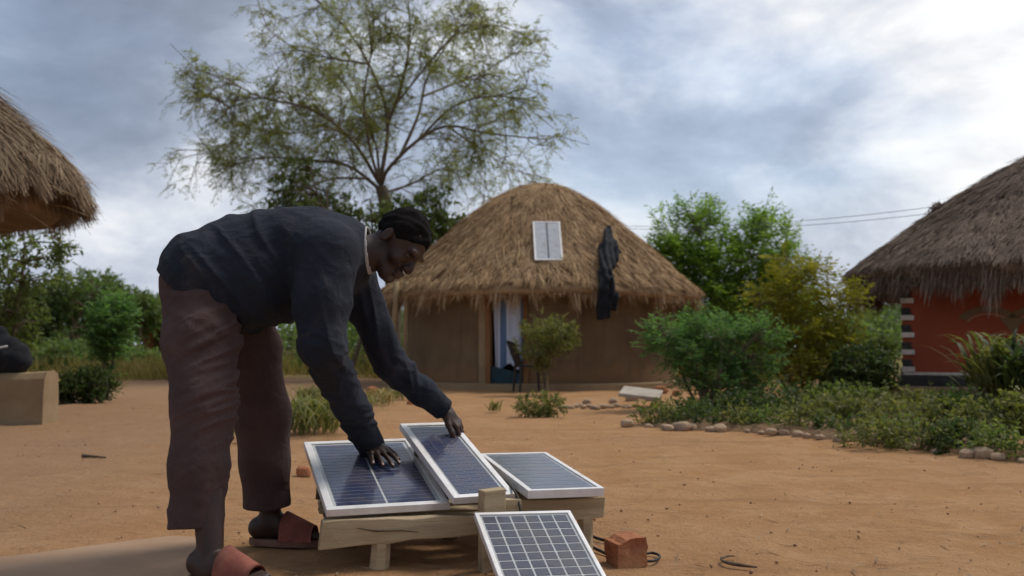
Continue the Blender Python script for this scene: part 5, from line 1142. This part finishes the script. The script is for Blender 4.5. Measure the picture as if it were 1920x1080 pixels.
# ------------------------------------------------------------------ the man
def person():
    foot0 = G(400, 1085); root = empty('person', (-0.92, 3.5, 0.0))
    tag(root, 'man in charcoal jacket and maroon-brown trousers bending over the solar panels', 'person')
    inv = Matrix.Translation((0.92, -3.5, 0.0))
    def child(name, me, par=root):
        o = link(name, me, par); o.matrix_parent_inverse = inv if par is root else Matrix.Identity(4); return o
    J = dict(hipN=P(383, 535, 3.36), hipF=P(432, 548, 3.60), kneeN=P(382, 762, 3.23), kneeF=P(492, 775, 3.72), ankN=P(396, 1066, 3.08), ankF=P(508, 975, 3.78),
             pel=P(385, 512, 3.48), t1=P(455, 500, 3.49), t2=P(548, 490, 3.52), t3=P(622, 486, 3.55), nb=P(668, 474, 3.56),
             shN=P(622, 476, 3.38), elN=P(603, 648, 3.30), wrN=None, shF=P(660, 520, 3.74), elF=P(738, 690, 3.84), wrF=P(832, 768, 3.97))
    # near hand lies on the big panel
    o1, r1, f1, n1 = S1[1:]; wr = hit(694, 832, o1 + n1 * 0.042, n1); kn = hit(738, 873, o1 + n1 * 0.028, n1); J['wrN'] = wr
    # ---- body (continuous)
    lo = np.array([-1.25, 2.86, 0.02]); hi = np.array([-0.08, 4.22, 1.36])
    f = Field(lo, hi, 0.0042)
    f.cap(J['hipN'], J['hipF'], 0.09, 0.09, 0.03).chain([J['pel'], J['t1'], J['t2'], J['t3'], J['nb']], [0.09, 0.10, 0.115, 0.11, 0.06], 0.04).cap(J['shN'], J['shF'], 0.055, 0.055, 0.03)
    for a, b_, c in (('hipN', 'kneeN', 'ankN'), ('hipF', 'kneeF', 'ankF')):
        f.chain([J[a], J[b_]], [0.08, 0.055], 0.02); mid = J[b_] * 0.62 + J[c] * 0.38; f.chain([J[b_], mid, J[c]], [0.053, 0.056, 0.036], 0.015)
    for a, b_, c in (('shN', 'elN', 'wrN'), ('shF', 'elF', 'wrF')):
        f.chain([J[a], J[b_], J[c]], [0.05, 0.040, 0.027], 0.015)
    # feet
    def foot(ank, d, zg, s):
        d = unit(d); sd = np.array([-d[1], d[0], 0]); a = ank * [1, 1, 0] + np.array([0, 0, zg])
        f.chain([ank, a - d * 0.045 + [0, 0, 0.045]], [0.036, 0.036], 0.02); f.chain([a - d * 0.05 + [0, 0, 0.034], a + d * 0.06 + [0, 0, 0.036]], [0.032, 0.034], 0.02)
        f.chain([ank + [0, 0, -0.01], a + d * 0.07 + [0, 0, 0.05], a + d * 0.13 + [0, 0, 0.028]], [0.036, 0.032, 0.02], 0.025)
        for i, (w, l, r) in enumerate(((0.026, 0.062, 0.014), (0.006, 0.066, 0.011), (-0.010, 0.058, 0.010), (-0.024, 0.048, 0.0095), (-0.036, 0.036, 0.0085))):
            w *= s; f.chain([a + d * 0.09 + sd * w * 0.8 + [0, 0, 0.026], a + d * (0.125 + l * 0.5) + sd * w + [0, 0, 0.020], a + d * (0.125 + l) + sd * w + [0, 0, 0.014]], [0.018, r, r * 0.9], 0.006)
    zs = 0.022
    zN, zF = 0.022 + zs, 0.006 + zs
    dN, dF = np.array([0.92, -0.40, 0]), np.array([0.97, -0.10, 0])
    foot(J['ankN'], dN, zN, 1); foot(J['ankF'], dF, zF, -1)
    # head
    Ch = P(748, 456, 3.57); fw = unit([0.60, -0.36, -0.72]); up = np.array([0.66, 0.02, 0.72]); up = unit(up - fw * np.dot(up, fw)); sd = np.cross(up, fw)   # sd: his left
    H = lambda a, b_, c=0.0: Ch + (fw * a + up * b_ + sd * c) * 1.06
    A = np.stack([fw, sd, up])
    f.ell(H(-0.004, 0.026), A, (0.096, 0.077, 0.088), 0.02).ell(H(0.026, -0.040), A, (0.064, 0.056, 0.074), 0.03)
    f.cap(H(0.066, -0.098, -0.014), H(0.066, -0.098, 0.014), 0.019, 0.019, 0.025).cap(H(-0.01, -0.07, 0.046), H(0.06, -0.098, 0.02), 0.02, 0.016, 0.03).cap(H(-0.01, -0.07, -0.046), H(0.06, -0.098, -0.02), 0.02, 0.016, 0.03)
    f.cap(H(0.083, 0.020, -0.04), H(0.083, 0.020, 0.04), 0.011, 0.011, 0.018)                 # brow
    f.ell(H(0.096, -0.002, 0.031), A, (0.014, 0.018, 0.011), 0.012, True).ell(H(0.096, -0.002, -0.031), A, (0.014, 0.018, 0.011), 0.012, True)
    f.chain([H(0.088, 0.006), H(0.101, -0.024), H(0.104, -0.034)], [0.009, 0.011, 0.014], 0.012).cap(H(0.096, -0.036, -0.016), H(0.096, -0.036, 0.016), 0.009, 0.009, 0.008)
    f.cap(H(0.090, -0.060, -0.020), H(0.090, -0.060, 0.020), 0.0085, 0.0085, 0.006).cap(H(0.088, -0.074, -0.017), H(0.088, -0.074, 0.017), 0.009, 0.009, 0.006)
    f.cap(H(0.062, -0.03, 0.045), H(0.06, -0.034, 0.047), 0.02, 0.02, 0.02).cap(H(0.062, -0.03, -0.045), H(0.06, -0.034, -0.047), 0.02, 0.02, 0.02)
    for s in (1, -1):
        f.ell(H(-0.012, -0.008, s * 0.078), np.stack([fw, sd, up]), (0.018, 0.009, 0.031), 0.006); f.ell(H(-0.008, -0.006, s * 0.087), np.stack([fw, sd, up]), (0.010, 0.005, 0.020), 0.004, True)
    f.chain([H(-0.035, -0.06), J['nb'] + [0.02, 0, -0.01], J['t3']], [0.056, 0.062, 0.07], 0.03)
    # hands
    nails = []
    def hand(w, fdir, nrm, thumb, curl, spread=1.0, base_bend=0.0):
        fd = unit(fdir); nn = unit(nrm - fd * np.dot(nrm, fd)); s = thumb * np.cross(nn, fd)
        f.chain([w - fd * 0.02, w + fd * 0.03], [0.026, 0.027], 0.02)
        base = []
        for i, (o_, l) in enumerate(((0.030, 0.072), (0.009, 0.080), (-0.012, 0.075), (-0.031, 0.058))):
            b0 = w + s * o_ * 0.55 + fd * 0.02; b1 = w + fd * (0.088 - 0.006 * abs(i - 1)) + s * o_ * (1 + 0.1 * spread)
            f.cap(b0, b1, 0.0165, 0.0115, 0.014)
            d = unit(fd + s * (0.20 * spread * (1.2 - i) / 1.5)); c = b1; ang = curl[i]; tot = base_bend
            for k, (fr, r_) in enumerate(((0.44, 0.0094), (0.31, 0.0086), (0.25, 0.0076))):
                tot += ang * (0.55, 1.0, 0.8)[k]; dd = d * math.cos(tot) - nn * math.sin(tot); e_ = c + dd * l * 1.12 * fr; f.cap(c, e_, r_ + (0.0006 if k == 0 else 0.0003), r_ - 0.0006, 0.004); c = e_
            nails.append((c - dd * 0.004 + (nn * math.cos(tot) + d * math.sin(tot)) * 0.0062, dd, nn * math.cos(tot) + d * math.sin(tot)))
        t0 = w + fd * 0.026 + s * 0.020; t1 = t0 + unit(fd * 0.7 + s * 0.75 - nn * 0.25) * 0.045; t2 = t1 + unit(fd * 0.95 + s * 0.38 - nn * 0.2) * 0.033; t3 = t2 + unit(fd * 1.0 + s * 0.12 - nn * 0.3) * 0.026
        f.chain([t0, t1], [0.020, 0.0125], 0.012); f.chain([t1, t2, t3], [0.0118, 0.0105, 0.0085], 0.004)
        nails.append((t3 + nn * 0.007, unit(t3 - t2), nn))
    hand(wr, kn - wr, n1, 1, (0.16, 0.13, 0.13, 0.18), 1.1, 0.02)
    wrF = J['wrF']; o2, r2, f2, n2 = S2[1:]
    hand(wrF, np.array([0.52, 0.02, -0.55]), np.array([0.70, -0.25, 0.6]), -1, (0.42, 0.46, 0.48, 0.5), 0.6, 0.15)
    child('body', f.mesh('body', M['skin']))
    for (c, d, n_) in nails:
        mb = MB(); s_ = unit(np.cross(d, n_)); c = c + n_ * 0.0008
        mb.add([c - s_ * 0.0048 - d * 0.006, c + s_ * 0.0048 - d * 0.006, c + s_ * 0.0042 + d * 0.006, c - s_ * 0.0042 + d * 0.006, c - d * 0.0 + n_ * 0.0012], [(0, 1, 4), (1, 2, 4), (2, 3, 4), (3, 0, 4)])
        o = mb.build('fingernail', M['nail'], root); o.matrix_parent_inverse = inv
    for s in (1, -1):
        bm = bmesh.new(); bmesh.ops.create_uvsphere(bm, u_segments=14, v_segments=8, radius=0.0095); me = bpy.data.meshes.new('eye'); bm.to_mesh(me); bm.free(); me.materials.append(M['eye'])
        o = child('eye', me); o.location = H(0.074, -0.002, s * 0.031)
    # ---- hair
    f = Field(Ch - 0.16, Ch + 0.16, 0.004)
    f.ell(H(-0.0135, 0.0355), A, (0.1025, 0.0835, 0.0955), 0.01)
    f.disp(lambda p: 0.0030 * snoise(p, 4, 130, 1) + 0.003 * snoise(p, 6, 45, 2), 0.02)
    f.plane(H(-0.05, -0.040), -up); f.plane(H(0.0885, 0.040), unit(fw * 0.85 - up * 0.52))
    f.cap(H(-0.006, -0.014, -0.12), H(-0.006, -0.014, 0.12), 0.030, 0.030, 0.006, True)
    child('hair', f.mesh('hair', M['hair']))
    # ---- jacket
    f = Field(np.array([-1.3, 3.12, 0.28]), np.array([-0.20, 4.14, 1.36]), 0.0055)
    f.chain([P(380, 508, 3.48), J['t1'], J['t2'], P(610, 478, 3.55), P(655, 472, 3.56)], [0.148, 0.178, 0.182, 0.152, 0.096], 0.05)
    f.chain([P(384, 520, 3.40), P(470, 535, 3.42)], [0.150, 0.14], 0.04).chain([P(388, 520, 3.58), P(480, 540, 3.58)], [0.152, 0.14], 0.04)
    f.cap(P(420, 570, 3.42), P(440, 575, 3.58), 0.11, 0.11, 0.05)
    f.cap(P(440, 530, 3.5), P(520, 545, 3.52), 0.12, 0.11, 0.05)
    f.cap(P(612, 470, 3.40), J['shF'], 0.10, 0.085, 0.05)
    f.chain([P(612, 480, 3.38), P(606, 570, 3.33), J['elN'], J['elN'] * 0.45 + wr * 0.55, wr + unit(wr - J['elN']) * 0.02], [0.108, 0.090, 0.075, 0.060, 0.053], 0.035)
    f.chain([J['shF'], J['elF'], J['elF'] * 0.45 + J['wrF'] * 0.55, J['wrF']], [0.084, 0.061, 0.050, 0.046], 0.03)
    t1, t3 = J['t1'], J['t3']; ax = unit(t3 - t1)
    def segdist(p, a, b_): ab = b_ - a; t = np.clip((p - a) @ ab / (ab @ ab), 0, 1); return np.linalg.norm(p - (a + t[:, None] * ab), axis=1), t
    def fold(p, dv, hi, lo, seed):
        """irregular creases lying across dv"""
        dv = unit(dv); q = p * lo + dv * ((p @ dv)[:, None]) * (hi - lo); n = snoise(q + 0.35 * np.stack([snoise(p * lo * 1.3, seed + 50 + i, 1.0, 1) for i in range(3)], -1) * 2, seed, 1.0, 2)
        return (1 - np.minimum(np.abs(n), 1)) ** 2 - 0.35
    def folds(p):
        x = p - J['t1']; u = x @ ax; out = np.zeros(len(p))
        dN_, tN = segdist(p, J['shN'], J['elN']); dE, tE = segdist(p, J['elN'], wr); dF_, tF = segdist(p, J['shF'], J['elF']); dG, tG = segdist(p, J['elF'], J['wrF'])
        arm = np.exp(-(np.minimum(dN_, dF_) / 0.13) ** 4); fore = np.exp(-(np.minimum(dE, dG) / 0.085) ** 4)
        out -= 0.013 * fold(p, (0.75, 0.15, 0.62), 38, 8, 41) * (1 - arm) * np.clip(1.2 - np.abs(u - 0.05) * 2.2, 0, 1)
        out -= 0.0035 * fold(p, (-0.5, 0.2, 0.85), 50, 12, 42) * (1 - 0.5 * arm)
        out -= 0.013 * fold(p, (0.35, 0.1, 0.95), 70, 15, 43) * fore * (0.45 + 0.55 * np.exp(-((np.minimum(tE, tG)) / 0.4) ** 2))
        out -= 0.013 * fold(p, (0.97, 0.15, 0.1), 52, 9, 44) * arm * np.clip((1.05 - p[:, 2]) * 5, 0.15, 1)
        out += 0.005 * snoise(p, 25, 11, 2)
        cuff = np.minimum(np.linalg.norm(p - wr, axis=1), np.linalg.norm(p - J['wrF'], axis=1)); return out * np.clip((cuff - 0.05) / 0.06, 0.1, 1)
    f.disp(folds, 0.06)
    # openings: hem, cuffs, neck
    hem_o = P(368, 548, 3.48); hem_n = unit([-0.62, 0, -0.78])
    idx = np.argwhere(f.d < 0.08); p = f.lo + f.h * idx; pl = (p - hem_o - hem_n * 0.012) @ hem_n + 0.004 * snoise(p, 61, 14, 1); v = f.d[idx[:, 0], idx[:, 1], idx[:, 2]]
    f.d[idx[:, 0], idx[:, 1], idx[:, 2]] = np.where(p[:, 0] < -0.78, np.maximum(v, pl), v)
    f.cap(P(380, 522, 3.41), P(380, 522, 3.57), 0.136, 0.136, 0.01, True)
    for a, b_, r_ in ((J['elN'], wr, 0.0385), (J['elF'], J['wrF'], 0.034)):
        ab = unit(b_ - a); e_ = b_ + ab * (0.028 if r_ > 0.038 else 0.0); m_ = f.lo + f.h * np.indices(f.n).reshape(3, -1).T.astype(np.float32) if False else None
        idx = np.argwhere(np.abs(f.d) < 0.08); p = f.lo + f.h * idx; pl = (p - e_) @ ab; nearw = np.linalg.norm(p - e_, axis=1) < 0.09
        v = f.d[idx[:, 0], idx[:, 1], idx[:, 2]]; v = np.where(nearw, np.maximum(v, pl), v); f.d[idx[:, 0], idx[:, 1], idx[:, 2]] = v
        f.cap(e_ - ab * 0.05, e_ + ab * 0.05, r_ * 0.92, r_, 0.006, True)
    nk = unit(np.array([0.95, 0.0, 0.05])); no = P(690, 470, 3.56)
    idx = np.argwhere(f.d < 0.08); p = f.lo + f.h * idx; pl = (p - no) @ nk; nearw = (np.linalg.norm(p - no, axis=1) < 0.17) & (p[:, 2] > J['shF'][2] - 0.03)
    v = f.d[idx[:, 0], idx[:, 1], idx[:, 2]]; f.d[idx[:, 0], idx[:, 1], idx[:, 2]] = np.where(nearw, np.maximum(v, pl), v)
    f.cap(P(676, 474, 3.56), P(740, 466, 3.57), 0.074, 0.085, 0.01, True)
    jk = child('jacket', f.mesh('jacket', M['jacket']))
    # jacket side seam / sleeve seam line
    # ---- pale collar showing at the neck
    f = Field(P(670, 470, 3.56) - 0.14, P(700, 470, 3.56) + 0.14, 0.0045)
    c0, c1 = P(680, 473, 3.56), P(698, 468, 3.565); ax_ = unit(np.array([0.96, 0.0, 0.10]))
    f.cap(c0 - ax_ * 0.02, c1 - ax_ * 0.0, 0.085, 0.0865, 0.01); f.cap(c0 - ax_ * 0.1, c1 + ax_ * 0.1, 0.078, 0.081, 0.002, True); f.plane(c1 + ax_ * -0.006, ax_)
    child('shirt_collar', f.mesh('shirt_collar', M['shirt']))
    # ---- trousers
    f = Field(np.array([-1.36, 2.94, 0.06]), np.array([-0.62, 4.02, 1.18]), 0.0055)
    f.cap(P(378, 522, 3.42), P(378, 522, 3.56), 0.132, 0.132, 0.04)
    f.chain([P(378, 545, 3.40), P(377, 640, 3.31), J['kneeN'], P(372, 880, 3.18), P(368, 996, 3.15)], [0.128, 0.117, 0.098, 0.087, 0.086], 0.035)
    f.chain([P(410, 552, 3.58), P(466, 650, 3.68), J['kneeF'], P(498, 870, 3.75), P(500, 952, 3.76)], [0.124, 0.112, 0.098, 0.088, 0.085], 0.035)
    def tf(p):
        dK, _ = segdist(p, P(400, 740, 3.25), P(395, 630, 3.28)); kn_ = np.exp(-(dK / 0.22) ** 2) * np.clip((p[:, 0] + 1.10) * 8, 0.15, 1)
        o = -0.017 * fold(p, (-0.55, 0.1, 0.84), 72, 13, 51) * kn_
        o -= 0.008 * fold(p, (0.75, 0.6, 0.05), 40, 5, 52) * np.clip((0.62 - p[:, 2]) * 4, 0, 1)
        dC, _ = segdist(p, P(372, 985, 3.2), P(372, 940, 3.2)); o -= 0.006 * fold(p, (0.3, 0.1, 0.9), 64, 14, 53) * np.exp(-(dC / 0.14) ** 2)
        o -= 0.009 * fold(p, (0.5, 0.2, 0.8), 48, 10, 54) * np.clip((p[:, 2] - 0.6) * 5, 0, 1)
        return o + 0.004 * snoise(p, 32, 12, 2)
    f.disp(tf, 0.06)
    for e_, a in ((P(368, 992, 3.15), P(372, 880, 3.18)), (P(500, 950, 3.76), P(498, 870, 3.75))):
        ab = unit(e_ - a); idx = np.argwhere(np.abs(f.d) < 0.12); p = f.lo + f.h * idx; pl = (p - e_) @ ab; nearw = np.linalg.norm(p - e_, axis=1) < 0.17
        v = f.d[idx[:, 0], idx[:, 1], idx[:, 2]]; f.d[idx[:, 0], idx[:, 1], idx[:, 2]] = np.where(nearw, np.maximum(v, pl), v)
        f.cap(e_ - ab * 0.10, e_ + ab * 0.05, 0.068, 0.074, 0.004, True)
    f.plane(hem_o - hem_n * 0.10, -hem_n)
    child('trousers', f.mesh('trousers', M['trousers']))
    # ---- sandals
    for ank, d, zg, zb in ((J['ankN'], dN, zN, 0.022), (J['ankF'], dF, zF, 0.006)):
        d = unit(d); s = np.array([-d[1], d[0], 0]); a = ank * [1, 1, 0]
        out = []
        for t in np.linspace(0, 2 * np.pi, 36, endpoint=False):
            l = 0.065 + 0.148 * math.cos(t); w = (0.050 + 0.006 * math.cos(t)) * math.sin(t); out.append(a + d * l + s * w)
        mb = MB(); n = len(out); V = [q + [0, 0, zb] for q in out] + [q + [0, 0, zg + 0.002] for q in out]
        mb.add(V, [tuple(reversed(range(n))), tuple(range(n, 2 * n))] + [(i, (i + 1) % n, n + (i + 1) % n, n + i) for i in range(n)])
        so = empty('sandal', (float(a[0]), float(a[1]), zb)); so.parent = root; so.matrix_parent_inverse = inv
        i2 = Matrix.Translation((-float(a[0]), -float(a[1]), -zb))
        q = mb.build('sole', M['sole'], so); q.matrix_parent_inverse = i2
        # broad closed strap over the front foot
        V = []; F = []; m1, m2 = 9, 15
        for th_ in (0.0, 0.005):
            for i in range(m1):
                u = i / (m1 - 1); l = 0.066 + 0.104 * u; hgt = (0.103 - 0.052 * u) + th_; hw = 0.052 - 0.004 * u + th_ * 0.5
                for j in range(m2):
                    t = math.pi * j / (m2 - 1); V.append(a + d * (l - 0.02 * abs(math.cos(t)) * (1 - u)) + s * hw * math.cos(t) + np.array([0, 0, zg - 0.004 + hgt * max(math.sin(t), 0) ** 0.75]))
        for th_ in (0, 1):
            for i in range(m1 - 1):
                for j in range(m2 - 1): b0 = th_ * m1 * m2 + i * m2 + j; F.append((b0, b0 + 1, b0 + m2 + 1, b0 + m2))
        for j in range(m2 - 1):
            F.append((j, j + 1, m1 * m2 + j + 1, m1 * m2 + j)); b0 = (m1 - 1) * m2 + j; F.append((b0, b0 + 1, m1 * m2 + b0 + 1, m1 * m2 + b0))
        mb = MB(); mb.add(V, F); q = mb.build('strap', M['sandal'], so, smooth=True); q.matrix_parent_inverse = i2
person()

# ------------------------------------------------------------------ overhead wires between the two roofs
for k, (y0, y1, lb) in enumerate(((424, 381, 'upper thin overhead wire running to the grey thatched roof'), (429, 393, 'lower thin overhead wire running to the grey thatched roof'))):
    a, c = P(1180, y0, 19.0), P(1756, y1 + 6, 14.3); pts = []
    for t in np.linspace(0, 1, 24):
        q = a * (1 - t) + c * t; q = q - np.array([0, 0, 0.10 * 4 * t * (1 - t)]); pts.append(q)
    mb = MB(); mb.tube(pts, 0.0042, 5); tag(mb.build('overhead_wire', M['wire'], None, smooth=True), lb, 'wire', 'overhead wires')
